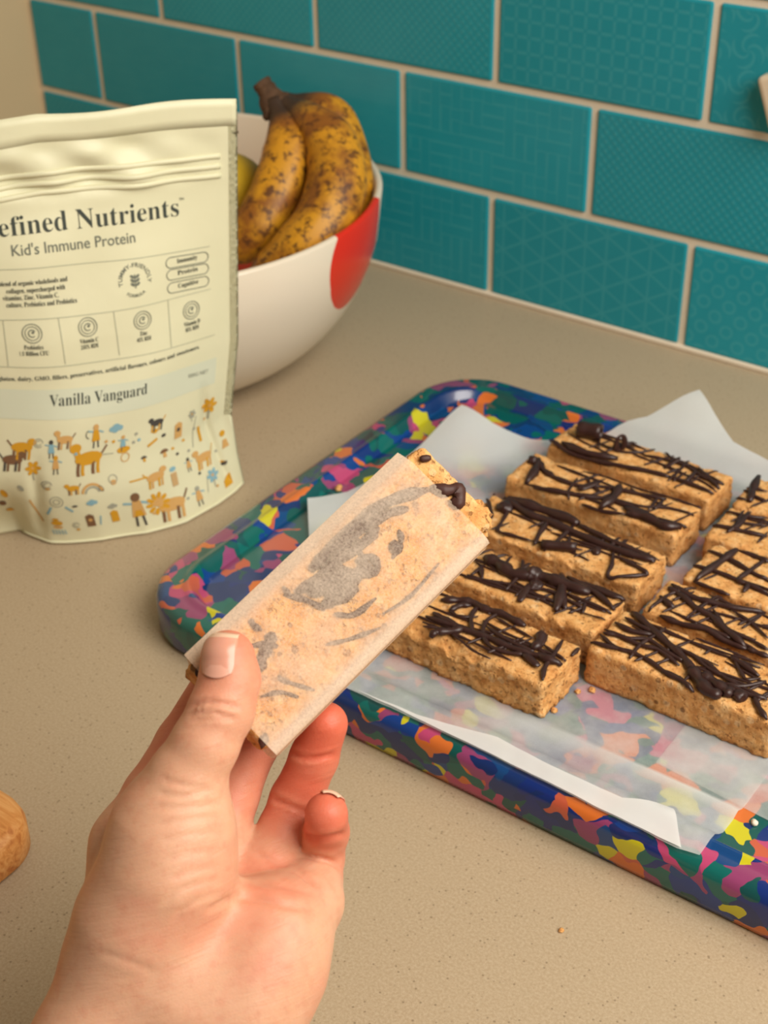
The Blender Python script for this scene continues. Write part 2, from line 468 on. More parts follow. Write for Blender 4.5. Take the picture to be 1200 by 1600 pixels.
def main_paper_z(x, y):
    z = tray_z(x, y)+.0008
    flat = sm(.545, .560, x)*sm(-.395, -.385, y)*(1-sm(-.19, -.175, y))   # pressed flat under the bars
    w = 1-flat
    z += w*.0011*(.5+.5*noise.noise(Vector((x*38, y*38, 1.3))))+w*.0006*(.5+.5*noise.noise(Vector((x*110, y*110, 4))))
    # crease folded along the front and pulled-up tabs at the corners of the liner
    z += .0022*math.exp(-((y+.3945-.02*(x-.65))/.0022)**2)*sm(.60, .66, x)
    z += .024*sm(-.205, -.196+.02, y)*0
    z += .015*bump(x, y, .480, -.197, .028)
    z += .004*bump(x, y, .459, -.313, .022)
    z += .021*sm(-.170, -.120, y)*math.exp(-((x-.592)/.05)**2)+.012*sm(-.170, -.135, y)*sm(.60, .68, x)
    return z
paper_white = m_paper('waxed_baking_paper', lin(224, 228, 228), .03, .66, 34, 2500, .25)
outl = [(.500, -.4265), (.489, -.350), (.459, -.314), (.469, -.292), (.474, -.240), (.480, -.197), (.500, -.196), (.521, -.188), (.540, -.172), (.560, -.156), (.573, -.147), (.583, -.134), (.592, -.122), (.606, -.133), (.625, -.146), (.650, -.152), (.70, -.150), (.752, -.152), (.752, -.20), (.741, -.363), (.741, -.385), (.7395, -.4265), (.731, -.4285), (.715, -.4275), (.642, -.4255), (.574, -.4255)]
paper = paper_mesh('baking_paper', outl, main_paper_z, paper_white, base=(.6, -.29, TRAY_FLOOR), contact=lambda x, y: max(0, min(1, 1.1-(main_paper_z(x, y)-tray_z(x, y)-.0008)*380)))
tag(paper, 'crinkled translucent baking paper liner with flared corners beneath the cut bars', 'baking paper')
fold_pts = [(.7325, -.4282), (.7205, -.4105), (.702, -.4185), (.670, -.4190), (.643, -.4175), (.606, -.4235), (.574, -.4250), (.642, -.4257), (.700, -.4272)]
fo = paper_mesh('folded_edge', fold_pts, lambda x, y: main_paper_z(x, y)+.0010+.0012*sm(-.424, -.410, y), m_paper('doubled_baking_paper', lin(236, 236, 236), .0, .04, 60, 2500, .05), step=.003, parent=paper, base=(.6, -.29, TRAY_FLOOR))
fo['label'] = 'white turned-over flap along the front edge'
paper2 = paper_mesh('baking_paper', [(.700, -.384), (.742, -.3875), (.800, -.3935), (.812, -.300), (.805, -.17), (.70, -.17)], lambda x, y: tray_z(x, y)+.0004+.0007*sm(.742, .76, x)*(1+noise.noise(Vector((x*40, y*40, 9)))), paper_white, base=(.76, -.28, TRAY_FLOOR))
tag(paper2, 'pinkish white baking paper strip showing past the right edge of the liner', 'baking paper')

# ------------------------------------------------------------------ oat bars
DRIZZLE = {
  'A': [
    (1.8,[(-19.8,7.3),(-13.7,11.6),(-7.4,14.2),(1.0,13.4),(7.9,14.8),(16.1,14.0),(22.2,13.4)]),
    (1.6,[(-17.1,-2.6),(-9.4,-3.7),(-1.1,-4.5),(6.4,-4.1),(14.4,-3.2),(23.1,-3.5),(33.5,-2.4),(40.0,-0.9),(49.2,-0.3)]),
    (1.4,[(-18.3,-6.7),(-8.9,-5.9),(-1.1,-4.5)]),
    (1.8,[(-8.7,-16.7),(-7.3,-12.8),(-2.3,-8.5),(0.9,-3.1)]),
    (0.8,[(-15.1,-13.4),(-6.7,-9.2)]),
    (1.1,[(-3.2,13.8),(-1.5,5.1),(5.7,-4.5)]),
    (1,[(7.2,14.4),(6.1,5.4),(11.1,-4.0),(18.5,-8.2),(27.1,-6.9),(33.9,-2.9)]),
    (1.4,[(-11.8,2.8),(-10.0,9.1),(-5.9,11.9)]),
    (0.9,[(-11.8,2.8),(-5.5,2.2),(1.2,6.9)]),
    (1,[(7.5,3.1),(17.7,0.6),(27.7,-0.3),(34.8,0.1)]),
    (2.2,[(30.2,14.1),(33.5,6.9),(33.5,0.7)]),
    (1.2,[(33.5,13.2),(35.5,5.2)]),
    (0.7,[(35.5,6.7),(43.3,4.4),(49.2,2.8)]),
    (1.1,[(41.1,13.8),(43.3,1.3),(44.5,-6.9),(48.1,-14.6)]),
    (1.2,[(49.2,14.2),(49.2,7.8)]),
    (0.6,[(7.3,11.1),(16.9,9.6),(30.2,7.8)]),
    (2.2,[(37.8,-1.7),(49.2,-0.3)]),
  ],
  'B': [
    (3,[(-21.5,5.8),(-12.1,4.6),(-2.8,1.5),(8.4,7.4),(20.4,8.2),(34.3,8.8)]),
    (1,[(-20.6,-10.8),(-10.7,-9.6),(-0.2,-6.0),(13.2,-5.9),(24.2,-5.5)]),
    (0.8,[(-20.5,-12.6),(-7.6,-9.3),(8.1,-9.4),(20.6,-6.2)]),
    (0.8,[(-18.5,7.9),(-13.5,15.2)]),
    (0.8,[(-9.8,4.3),(-11.9,15.2)]),
    (1.2,[(0.7,-10.9),(-0.6,4.9),(-5.7,15.2)]),
    (1,[(-1.4,6.3),(-1.1,15.2)]),
    (1.3,[(18.8,14.6),(35.0,11.1),(49.2,4.9)]),
    (1,[(25.6,2.7),(37.9,2.3),(49.2,1.8)]),
    (2.4,[(15.8,14.4),(22.7,2.5),(27.9,-11.8)]),
    (2,[(22.7,2.5),(30.7,-8.0)]),
    (1.6,[(21.7,15.2),(36.5,15.2),(49.2,14.4)]),
    (1,[(33.6,13.7),(43.0,13.0),(49.2,15.0)]),
    (0.9,[(35.0,3.8),(38.6,-6.1)]),
    (0.9,[(47.9,3.9),(49.2,12.6)]),
    (0.8,[(6.7,-12.2),(7.2,-0.9)]),
    (1.2,[(-19.6,-0.6),(-13.0,-9.3)]),
    (1,[(-19.1,-9.8),(-18.1,0.4)]),
    (0.9,[(7.3,-4.5),(16.8,0.2),(30.0,-1.4),(36.5,-2.3)]),
  ],
  'C': [
    (3,[(-40.1,15.7),(-24.9,15.7),(-8.5,15.7),(2.0,13.1)]),
    (2,[(-40.7,13.6),(-23.7,8.0),(-12.2,7.5),(6.2,5.7),(21.8,4.3),(36.3,4.5),(47.5,6.4)]),
    (0.9,[(-34.5,9.2),(-31.2,-3.6),(-28.5,-13.2),(-20.8,-13.0),(-10.5,-12.0)]),
    (1.2,[(-12.4,11.5),(-10.1,-3.6),(-7.3,-13.8)]),
    (1.1,[(0.5,12.0),(0.3,-6.5),(-0.9,-15.4)]),
    (0.8,[(3.1,3.5),(7.4,-7.6)]),
    (0.7,[(-10.5,-12.0),(1.2,-8.0),(14.3,-4.9)]),
    (1,[(24.0,15.7),(24.2,2.0)]),
    (1,[(27.9,15.7),(28.0,4.6)]),
    (1,[(27.2,2.1),(31.8,-8.3),(34.1,-16.2),(41.4,-13.0),(48.7,-6.0),(44.5,-3.4),(33.3,-1.5)]),
    (1.4,[(2.0,13.1),(11.6,11.4),(23.3,9.4),(38.6,8.0),(47.5,4.5)]),
    (0.9,[(-48.7,8.9),(-44.3,4.6),(-37.8,-3.9),(-38.6,-9.7)]),
    (0.8,[(-48.7,15.7),(-47.7,15.5)]),
  ],
  'D': [
    (1.1,[(-37.4,1.8),(-26.1,-2.8),(-12.6,-3.2),(-1.8,3.1),(16.8,7.6),(31.3,10.6)]),
    (1.5,[(-31.3,-15.4),(-19.6,-13.9),(-6.1,-10.5),(7.6,-5.7),(23.9,-6.0),(31.4,-7.5)]),
    (0.8,[(-37.1,-15.2),(-25.4,-14.4)]),
    (1,[(-3.0,-15.4),(8.4,-15.4),(21.0,-13.6)]),
    (0.8,[(7.6,-3.4),(22.1,-2.6),(34.7,3.8),(48.7,6.2)]),
    (0.8,[(-16.1,2.9),(-13.6,-11.0),(-10.4,-15.4)]),
    (0.7,[(-12.2,6.8),(-6.6,1.0),(2.3,-2.4)]),
    (1,[(30.4,10.0),(30.5,-1.4)]),
    (0.9,[(27.0,10.0),(28.0,-3.1)]),
    (2.6,[(20.6,-12.8),(30.6,-10.3),(40.5,-12.3),(48.7,-8.6)]),
    (2.3,[(5.4,9.3),(8.4,-2.8),(7.1,-15.3)]),
    (2.2,[(-42.5,8.3),(-37.9,-3.6),(-36.0,-15.4)]),
    (1.6,[(-40.6,7.1),(-35.5,0.6),(-26.1,-2.8)]),
  ],
  'E': [
    (2.2,[(-41.3,-10.8),(-25.2,-12.8),(-8.4,-7.6)]),
    (1.3,[(-48.2,-12.0),(-36.2,-14.7),(-19.5,-14.7),(-3.3,-12.9),(11.4,-9.0),(22.4,-7.6)]),
    (0.7,[(-29.3,1.3),(-12.5,-0.2),(-3.0,5.0),(2.6,12.8)]),
    (0.8,[(-30.9,11.0),(-22.0,-4.1)]),
    (0.9,[(1.1,4.0),(12.8,7.0),(24.3,7.4),(38.4,2.2),(48.2,3.2)]),
    (0.7,[(8.1,14.0),(16.8,8.4),(25.6,9.5)]),
    (0.8,[(22.4,14.2),(23.6,-0.6),(23.7,-11.5)]),
    (1.4,[(31.4,4.8),(31.5,-7.4)]),
    (0.8,[(27.1,1.8),(25.9,-10.0)]),
    (1.2,[(30.5,9.1),(37.5,4.1),(48.2,-1.9)]),
    (1.2,[(22.4,-7.6),(31.5,-7.4),(48.2,-8.1)]),
  ],
  'F': [
    (1.8,[(-39.5,16.6),(-25.6,9.5),(-14.4,3.9),(-5.8,-0.2),(1.9,-6.2),(7.7,-11.8)]),
    (2.4,[(5.3,-6.6),(11.4,-7.8),(17.9,-10.1),(22.7,-12.1)]),
    (2.6,[(-0.3,-4.9),(6.1,-10.1),(13.1,-14.8),(19.2,-14.6)]),
    (1.3,[(-41.6,4.4),(-32.5,3.2),(-23.9,6.2)]),
    (1,[(-42.4,-5.3),(-35.1,-3.1),(-24.8,-3.4),(-16.5,-1.9),(-4.4,-6.4)]),
    (1,[(-43.0,-2.6),(-32.0,-2.5),(-23.4,2.0),(-11.7,-1.5),(-4.8,-2.4)]),
    (1,[(-43.7,-13.6),(-35.9,-12.5),(-26.3,-10.2),(-16.9,-10.8),(-7.2,-13.9),(1.3,-14.9),(8.1,-17.2)]),
    (0.9,[(-42.8,-7.0),(-33.5,-10.8),(-25.1,-10.8)]),
    (1,[(-39.7,10.3),(-31.1,8.7),(-23.2,8.1)]),
    (0.9,[(-24.1,-14.4),(-24.8,-3.4),(-22.6,7.0),(-21.2,14.1)]),
    (0.8,[(-7.7,-12.8),(-0.9,-13.6),(4.6,-16.7)]),
    (0.8,[(2.4,-7.2),(1.8,-15.9)]),
    (0.9,[(-13.2,4.8),(-4.4,3.6),(5.3,1.8),(15.1,-2.5),(26.1,-4.4),(35.8,-5.6)]),
    (0.9,[(-3.8,4.0),(7.4,-1.0),(15.7,-2.0)]),
    (1.5,[(11.1,11.6),(17.3,10.2),(26.5,6.9)]),
    (0.8,[(12.8,11.3),(20.1,3.8),(23.3,1.9),(27.6,6.2)]),
    (1,[(15.4,-6.4),(23.4,-3.5),(30.3,5.4)]),
    (1.1,[(17.6,-6.2),(28.6,-6.6),(35.3,-4.6)]),
    (1.2,[(30.2,-6.8),(36.1,-13.3),(40.5,-16.6)]),
    (0.7,[(1.9,12.4),(1.0,7.4)]),
  ],
  'G': [
    (1.6,[(-39.3,5.9),(-31.2,3.5),(-22.1,-1.3),(-13.6,-3.2),(-4.4,-8.9),(8.1,-14.2)]),
    (1.6,[(-39.6,-2.3),(-30.3,-7.0)]),
    (1.5,[(-33.7,-14.0),(-22.6,-14.1),(-12.3,-13.0),(-1.9,-14.2),(8.6,-14.2)]),
    (1.5,[(-39.3,9.3),(-28.0,5.7),(-17.4,6.7),(-8.1,8.4),(5.1,13.7)]),
    (0.9,[(-39.3,-14.2),(-37.7,-4.2),(-35.6,3.7),(-28.9,13.7)]),
    (0.8,[(-22.5,-10.9),(-20.8,-0.4),(-17.6,13.7),(-16.4,13.7)]),
    (0.9,[(-15.2,2.0),(-4.3,-7.3),(8.0,-9.3),(17.0,-11.7)]),
    (1.2,[(8.0,-14.2),(13.7,-14.2),(19.2,-14.2)]),
    (0.8,[(-8.9,6.4),(1.8,2.9),(13.6,-3.9)]),
    (0.8,[(4.6,9.5),(1.3,-3.5)]),
  ],
  'H': [
    (1,[(-41.3,8.0),(-28.2,6.8),(-14.0,2.6),(-8.0,2.8)]),
    (1.1,[(-41.3,-7.4),(-29.4,-6.2),(-15.9,-6.7),(-3.5,-7.7)]),
    (1.8,[(-30.0,17.2),(-31.2,8.8),(-33.2,-4.8),(-35.2,-17.7)]),
    (1.3,[(-29.2,17.2),(-20.8,17.2),(-13.3,15.1)]),
    (1.1,[(-15.3,17.2),(-17.8,1.9),(-18.9,-6.8),(-13.7,-7.1),(-12.7,-14.1)]),
    (1,[(-36.0,-17.7),(-27.8,-17.7),(-17.4,-17.7)]),
  ],
  'I': [
    (1.2,[(-42.7,-6.3),(-33.8,-4.5),(-25.8,-3.3),(-16.3,-1.0)]),
    (0.9,[(-42.7,9.0),(-31.8,10.2),(-22.8,14.2)]),
    (1.4,[(-32.4,15.2),(-32.1,1.1),(-34.0,-8.9)]),
    (1,[(-35.7,15.2),(-33.0,-1.7)]),
    (0.8,[(-17.7,2.3),(-18.2,-8.7)]),
    (0.9,[(-33.7,2.2),(-19.9,7.4)]),
  ],
  'J': [
    (2,[(-41.9,15.7),(-39.2,2.2),(-35.4,-11.6)]),
    (1,[(-42.7,-1.9),(-33.6,-5.7),(-27.8,-6.4)]),
    (0.8,[(-42.7,-11.5),(-37.0,-10.4)]),
    (0.8,[(-42.7,1.1),(-31.7,2.6)]),
  ],
}

BAR_BOX = dict(A=(549, 648, -389, -356), B=(549, 648, -346, -315), C=(549, 647, -303.5, -271.5), D=(545, 643, -254.5, -224), E=(546, 643, -214, -185), F=(650, 738, -356, -322), G=(657, 742, -316, -288), H=(661, 745, -284, -249), I=(654, 740, -245, -214), J=(653, 739, -211, -179))
MAT_BAR, MAT_CHOC = m_bar(), m_choc()
BAR_H = 19.0

def bar_body(L, Wd, H, seed, step=1.5, crumble=1.0):
    """grainy oat block, millimetres, base at z=0: smooth pressed top, torn crumbly sides"""
    nx, ny, nz = int(L/step), int(Wd/step), int(H/step)
    idx, V, F = {}, [], []
    def vid(i, j, k):
        if (i, j, k) not in idx:
            idx[(i, j, k)] = len(V); V.append([-L/2+L*i/nx, -Wd/2+Wd*j/ny, H*k/nz])
        return idx[(i, j, k)]
    for i in range(nx):
        for j in range(ny):
            F.append((vid(i, j, nz), vid(i+1, j, nz), vid(i+1, j+1, nz), vid(i, j+1, nz)))
            F.append((vid(i, j, 0), vid(i, j+1, 0), vid(i+1, j+1, 0), vid(i+1, j, 0)))
    for i in range(nx):
        for k in range(nz):
            F.append((vid(i, 0, k), vid(i+1, 0, k), vid(i+1, 0, k+1), vid(i, 0, k+1)))
            F.append((vid(i, ny, k), vid(i, ny, k+1), vid(i+1, ny, k+1), vid(i+1, ny, k)))
    for j in range(ny):
        for k in range(nz):
            F.append((vid(0, j, k), vid(0, j, k+1), vid(0, j+1, k+1), vid(0, j+1, k)))
            F.append((vid(nx, j, k), vid(nx, j+1, k), vid(nx, j+1, k+1), vid(nx, j, k+1)))
    out = []
    for x, y, z in V:
        q = Vector((x*.11+seed*7.3, y*.11+seed*3.1, z*.11))
        n1 = noise.noise_vector(q); n2 = noise.noise_vector(q*3.3); n3 = noise.noise_vector(q*7.5)
        top = sm(H*.72, H*.98, z)
        # rounded edges
        r = 1.6
        dx, dy = L/2-abs(x), Wd/2-abs(y); dz = min(H-z, 99)
        cx = max(0, r-dx); cy = max(0, r-dy); cz = max(0, r-dz)
        rr = math.sqrt(cx*cx+cy*cy+cz*cz)
        k = (r/rr) if rr > r else 1
        x -= math.copysign(cx*(1-k), x); y -= math.copysign(cy*(1-k), y); z -= cz*(1-k)
        side = 1-.55*top
        foot = sm(0, 4, z)
        x += crumble*side*(n1.x*.8+n2.x*.55+n3.x*.65); y += crumble*side*(n1.y*.8+n2.y*.55+n3.y*.65)
        z += foot*(n1.z*.5+(1-top)*n2.z*.7+n3.z*.18)
        # torn nicks along the edges
        ed = max(0, 1-min(dx, dy)/3.2)*top
        nick = noise.noise(q*2.1+Vector((5, 9, 2)))
        if nick > .12: z -= ed*(nick-.12)*5.0*crumble
        out.append((x/1000, y/1000, max(0, z)/1000))
    return out, F

def drizzle_mesh(strokes, zc, surf, seed, lim=None):
    V, F = [], []; rn = random.Random(seed)
    lay = 0
    for r, pts in strokes:
        r = r*1.12; lay += .05
        ph = rn.uniform(0, 9)
        path = catmull([np.array([x, y, 0.]) for x, y in pts], 5)
        n = len(path); rad = []
        for i, p in enumerate(path):
            taper = min(1, .45+.55*min(i, n-1-i)/2.0)
            rad.append(r*taper*(1+.16*math.sin(ph+i*1.1)+.08*rn.uniform(-1, 1))/1000)
            p[2] = surf(p[0], p[1])+r*.35+.35+min(lay, 1.0)*.5*(1 if r < 1.6 else .5)
        path = [p/1000 for p in path]
        sweep(path, rad, 7, verts=V, faces=F, flat=.8)
    return V, F

def curl(kind, c, size, rz, rng):
    """chocolate curl pieces, millimetres"""
    V, F = [], []
    c = np.array(c, float)
    if kind == 'roll':        # rolled tube lying on the bar, open spiral ends
        ax = np.array([math.cos(rz), math.sin(rz), .05]); sd = np.array([-math.sin(rz), math.cos(rz), 0]); L, R = size
        nu, nv = 22, 7
        for v in range(nv):
            for u in range(nu):
                a = u/(nu-1)*math.pi*2.5; r = R*(1-.32*u/(nu-1))*(1+.06*math.sin(v*1.7))
                V.append(c+ax*(v/(nv-1)-.5)*L+sd*math.cos(a)*r+np.array([0, 0, 1])*(math.sin(a)*r+R*.9))
        F = grid_faces(nu, nv)
    elif kind == 'ring':      # loop standing upright
        ax = np.array([math.cos(rz), math.sin(rz), 0]); R, w = size
        pts = [c+ax*math.cos(a)*R*.55+np.array([0, 0, 1])*(math.sin(a)*R+R*.95) for a in np.linspace(-.4*math.pi, 1.55*math.pi, 20)]
        sweep(pts, [w*(.75+.25*math.sin(i*.5)) for i in range(20)], 8, up=(-math.sin(rz), math.cos(rz), 0), verts=V, faces=F, flat=.5)
    elif kind == 'blob':      # lump of drizzle with a drip
        R = size[0]
        bm = bmesh.new(); bmesh.ops.create_icosphere(bm, subdivisions=3, radius=R)
        for v in bm.verts:
            n = noise.noise(v.co*.35+Vector((rng, 0, 0)))
            v.co = v.co*(1+.35*n); v.co.z *= size[1]
        V = [c+np.array(v.co)+np.array([0, 0, R*size[1]*.6]) for v in bm.verts]; F = [[v.index for v in f.verts] for f in bm.faces]; bm.free()
    elif kind == 'shard':     # flat strip
        ax = np.array([math.cos(rz), math.sin(rz), size[2]]); L, w = size[:2]
        sweep([c+ax*(t-.5)*L+np.array([0, 0, 1.4]) for t in np.linspace(0, 1, 6)], [w*.6, w*.95, w, w*.95, w*.9, w*.55], 8, verts=V, faces=F, flat=.42)
    return np.array(V)/1000, F

CURLS = {'E': [('roll', (-33, 4, BAR_H), (13, 4.6), .25), ('ring', (-13, 2.5, BAR_H), (4.6, 1.9), 1.0), ('shard', (18, 3, BAR_H+1.5), (9, 1.7, .5), 1.0)],
         'D': [('shard', (-7, -1, BAR_H+.6), (13, 2.4, .05), 1.1), ('shard', (26, -9, BAR_H+.6), (17, 2.6, .0), -.06), ('blob', (-44, 5, BAR_H), (2.8, .9), 0)],
         'C': [('roll', (4, -10, BAR_H), (17, 2.4), .38), ('blob', (-36, 6, BAR_H), (4.3, .65), 0), ('blob', (20, -2, BAR_H), (2.6, .6), 0)],
         'B': [('blob', (5, 6, BAR_H), (4.2, .85), 0), ('blob', (10, 0, BAR_H), (3.6, .6), 0), ('shard', (9, -8, BAR_H), (13, 2.0, .1), 1.75)],
         'A': [('shard', (37, -6, BAR_H+.3), (11, 2.0, .0), -.35)],
         'F': [('blob', (25, -10, BAR_H), (3.2, .7), 0), ('blob', (20, -9.5, BAR_H), (2.6, .7), 0)]}
BAR_LABEL = dict(A='front left oat bar with a crumbled edge, nearest the wrapped bar in hand', B='second bar back in the left column, topped with a knotted chocolate blob',
                 C='third bar back in the left column, with a rolled chocolate curl', D='fourth bar back in the left column, with two flat chocolate strips',
                 E='rearmost bar of the left column, with a big chocolate roll and loop', F='front bar of the right column with a thick forked chocolate streak',
                 G='second bar back in the right column, with two long chocolate streaks', H='middle bar of the right column with criss-cross thin chocolate lines',
                 I='fourth bar back in the right column, cut by the right picture edge', J='rearmost bar of the right column, beside the upturned paper corner')
for si, k in enumerate('ABCDEFGHIJ'):
    x0, x1, y0, y1 = BAR_BOX[k]; L, Wd = x1-x0, y1-y0
    e = empty('oat_bar', ((x0+x1)/2000, (y0+y1)/2000, TRAY_FLOOR+.0014), (0, 0, math.radians([-.6, .3, .9, .2, -2.0, -.5, .6, -1, .5, 0][si])))
    tag(e, BAR_LABEL[k], 'oat bar', 'chocolate drizzled oat bars on the tray')
    V, F = bar_body(L, Wd, BAR_H, si+1, 1.35 if k in 'ABCF' else 1.7, 1.35 if k == 'A' else 1.0)
    if k == 'A':   # broken front top edge
        V = [(x, y, z-(.0030*sm(-.006, -.0145, y)*sm(.010, .016, z)*sm(-.045, -.03, x)*(1-sm(.012, .026, x))*(1+.6*noise.noise(Vector((x*300, y*300, 0)))))) for x, y, z in V]
    mesh_obj('bar_body', V, F, MAT_BAR, e, True)
    hy = Wd/2
    surf = lambda x, y, hy=hy, L=L: BAR_H-max(0, abs(y)-hy+1.2)*1.1-max(0, abs(x)-L/2+1.2)*1.0
    rx = random.Random(100+si); fine = []
    for q in range(7):      # thin strands flicked along and across the bar
        y0_ = rx.uniform(-hy+2, hy-2); a_ = rx.uniform(-L/2+1, L/2-30); n_ = rx.uniform(22, 55); sl = rx.uniform(-.22, .12)
        fine.append((rx.uniform(.45, .75), [(min(L/2-.5, a_+n_*t), max(-hy, min(hy-.5, y0_+sl*n_*t+rx.uniform(-1.2, 1.2)))) for t in (0, .3, .65, 1)]))
    for q in range(7):
        a_ = rx.uniform(-L/2+4, L/2-6); y0_ = rx.uniform(-hy, hy*.2); n_ = rx.uniform(8, 20)
        fine.append((rx.uniform(.45, .8), [(max(-L/2+.5, min(L/2-.5, a_+n_*.45*t)), max(-hy-.2, min(hy-.5, y0_+n_*t))) for t in (0, .4, 1)]))
    V, F = drizzle_mesh(fine+DRIZZLE[k], 0, surf, si)
    dz = mesh_obj('chocolate_drizzle', V, F, MAT_CHOC, e, True); dz['label'] = 'dark chocolate strands'
    for (kd, c, size, rz) in CURLS.get(k, []):
        V, F = curl(kd, c, size, rz, si)
        cu = mesh_obj('chocolate_curl', V, F, MAT_CHOC, e, True)
        if kd == 'roll':
            md = cu.modifiers.new('t', 'SOLIDIFY'); md.thickness = .0009; md.offset = 0

# ------------------------------------------------------------------ crumbs
def crumb(loc, r, label, seed, mat=None):
    bm = bmesh.new(); bmesh.ops.create_icosphere(bm, subdivisions=2, radius=r)
    for v in bm.verts: v.co = v.co*(1+.5*noise.noise(v.co*(1.1/r)+Vector((seed, 0, 0)))); v.co.z = v.co.z*.75+r*.6
    o = bm_obj('crumb', bm, mat or MAT_BAR, None, True); o.location = loc; tag(o, label, 'crumb', 'fallen crumbs'); return o
PZ = lambda x, y: main_paper_z(x, y)
crumb((.706, -.471, .0), .0011, 'tiny brown crumb alone on the counter in front of the tray', 1)
crumb((.461, -.290, TRAY_FLOOR+.0003), .0022, 'pale crumb on the left rim of the tray near the paper corner', 2)
crumb((.6565, -.3595, PZ(.6565, -.3595)), .0016, 'small crumb on the paper between the two front bars', 3)
crumb((.6515, -.364, PZ(.6515, -.364)), .0013, 'darker crumb tucked beside the front left bar end', 5)
crumb((.6495, -.381, PZ(.6495, -.381)), .0014, 'crumb fallen at the near corner of the front left bar', 6)
crumb((.748, -.393, TRAY_FLOOR+.0002), .0015, 'white crumb on the bare tray right of the paper', 7, m_plain('white_crumb', (235, 225, 205), .7))

# ------------------------------------------------------------------ wooden board at the left edge
def build_board():
    prof = [(.003, 0), (.0, .003), (0, .014), (.0014, .0180), (.0048, .0200)]
    V = []; n = 0
    for inset, z in prof:
        P = rrect(.22+inset, .514-inset, -.72+inset, -.5525-inset, .020-inset*.6); n = len(P); V += [(x, y, z) for x, y in P]
    F = grid_faces(n, len(prof), True); F.append(tuple(range(n))[::-1]); m = (len(prof)-1)*n; F.append(tuple(range(m, m+n)))
    c = np.array([.367, -.636, 0]); o = mesh_obj('wooden_board', np.array(V)-c, F, m_wood(), smooth=True); o.location = c
    o.data.set_sharp_from_angle(angle=math.radians(50)); return o
tag(build_board(), 'rounded corner of a light wooden board at the left picture edge', 'chopping board')

# ------------------------------------------------------------------ fruit bowl
BOWL_C = (.228, -.196, 0); BOWL_R, BOWL_B, BOWL_HT = .159, .070, .110
BOWL_SPOTS = [(.150, .040, .091, .039), (-.018, .100, .018, .034), (.02, -.15, .085, .038), (-.13, -.08, .085, .042)]
def build_bowl():
    pts = []
    for t in np.linspace(0, 1, 26): pts.append((BOWL_B+(BOWL_R-BOWL_B)*t, BOWL_HT*(1-math.sqrt(max(0, 1-t*t)))))
    inner = [(r-.0048 if z > .02 else r-.004, max(z, 0)+.0045*(1-sm(.06, .11, z))) for r, z in pts][::-1]
    rim = [(BOWL_R-.0006, BOWL_HT+.0012), (BOWL_R-.0024, BOWL_HT+.0018), (BOWL_R-.0042, BOWL_HT+.0012)]
    prof = [(.001, .001), (BOWL_B-.012, .001), (BOWL_B-.006, .0)]+pts+rim+inner+[(.03, .0045), (.001, .0045)]
    n = 96; V = []
    for r, z in prof:
        for k in range(n):
            a = 2*math.pi*k/n; V.append((r*math.cos(a), r*math.sin(a), z))
    F = grid_faces(n, len(prof), True)
    return mesh_obj('fruit_bowl', V, F, m_bowl(), smooth=True)
bowl = build_bowl(); bowl.location = BOWL_C
tag(bowl, 'large white ceramic fruit bowl with red spots behind the pouch', 'bowl')

def cam_pt(px, py, z):
    return CAM_POS + CAM_R.T @ np.array([(px-600)/FOCAL_PX*z, (py-800)/FOCAL_PX*z, z])
BAN_MAT = m_banana()
ban = empty('banana_bunch', tuple(cam_pt(440, 180, .900)))
tag(ban, 'bunch of three overripe spotted bananas standing in the bowl', 'bananas')
def banana(ctrl, rmax, parent, twist):
    org = np.array(parent.location)
    P = catmull([cam_pt(*c)-org for c in ctrl], 9); n = len(P)
    d = np.cumsum([0]+[np.linalg.norm(P[i]-P[i-1]) for i in range(1, n)]); d /= d[-1]
    rad = np.interp(d, [0, .07, .15, .28, .5, .75, .90, .965, 1], np.array([.34, .36, .62, .92, 1, .95, .66, .34, .2])*rmax)
    sides = 20
    shape = [1-.035*math.cos(5*(2*math.pi*k/sides+twist)) for k in range(sides)]
    V, F = sweep(P, rad, sides, up=CAM_R[2], shape=shape)
    o = mesh_obj('banana', V, F, BAN_MAT, parent, True)
    at = o.data.attributes.new('tip', 'FLOAT', 'POINT')
    vals = np.repeat(np.maximum(1-np.clip((d-.11)/.08, 0, 1), np.clip((d-.955)/.03, 0, 1)), sides)
    at.data.foreach_set('value', vals.astype(np.float32))
    return o
banana([(428, 158, .898), (446, 205, .893), (448, 252, .889), (428, 312, .886), (392, 368, .886), (348, 408, .892)], .0172, ban, .3)
banana([(432, 156, .902), (474, 184, .893), (516, 228, .884), (527, 288, .874), (500, 358, .866), (446, 408, .868), (385, 440, .880)], .0190, ban, 0)
banana([(436, 156, .910), (480, 168, .912), (516, 186, .914), (536, 240, .914), (543, 300, .912), (530, 356, .910), (495, 405, .908)], .0165, ban, .8)
P = catmull([cam_pt(*c)-np.array(ban.location) for c in [(408, 130, .900), (418, 144, .900), (428, 162, .902), (450, 182, .903)]], 5)
V, F = sweep(P, [.0062, .0068, .0058, .0062, .0070, .0066, .0075, .0085, .0095, .0100, .0105, .0110, .0105, .0095, .0080, .006][:len(P)], 10, up=CAM_R[2], shape=[1+.14*math.sin(k*2.3) for k in range(10)])
stem_m = NT('dry_banana_stem', .8, .2); _c = stem_m.coord(); stem_m.base(stem_m.mix(stem_m.noise(_c, 150, 4), lin(40, 27, 20), lin(112, 84, 62))); stem_m.bump(stem_m.noise(_c, 200, 4), .5, .003)
st = mesh_obj('stem', V, F, stem_m.m, ban, True); st['label'] = 'dark dried stalk joining the bananas'
V, F = sweep([cam_pt(*c)-np.array(ban.location) for c in [(428, 165, .899), (420, 178, .898), (414, 186, .897)]], [.006, .005, .002], 7, up=CAM_R[2])
mesh_obj('stem_stub', V, F, stem_m.m, ban, True)

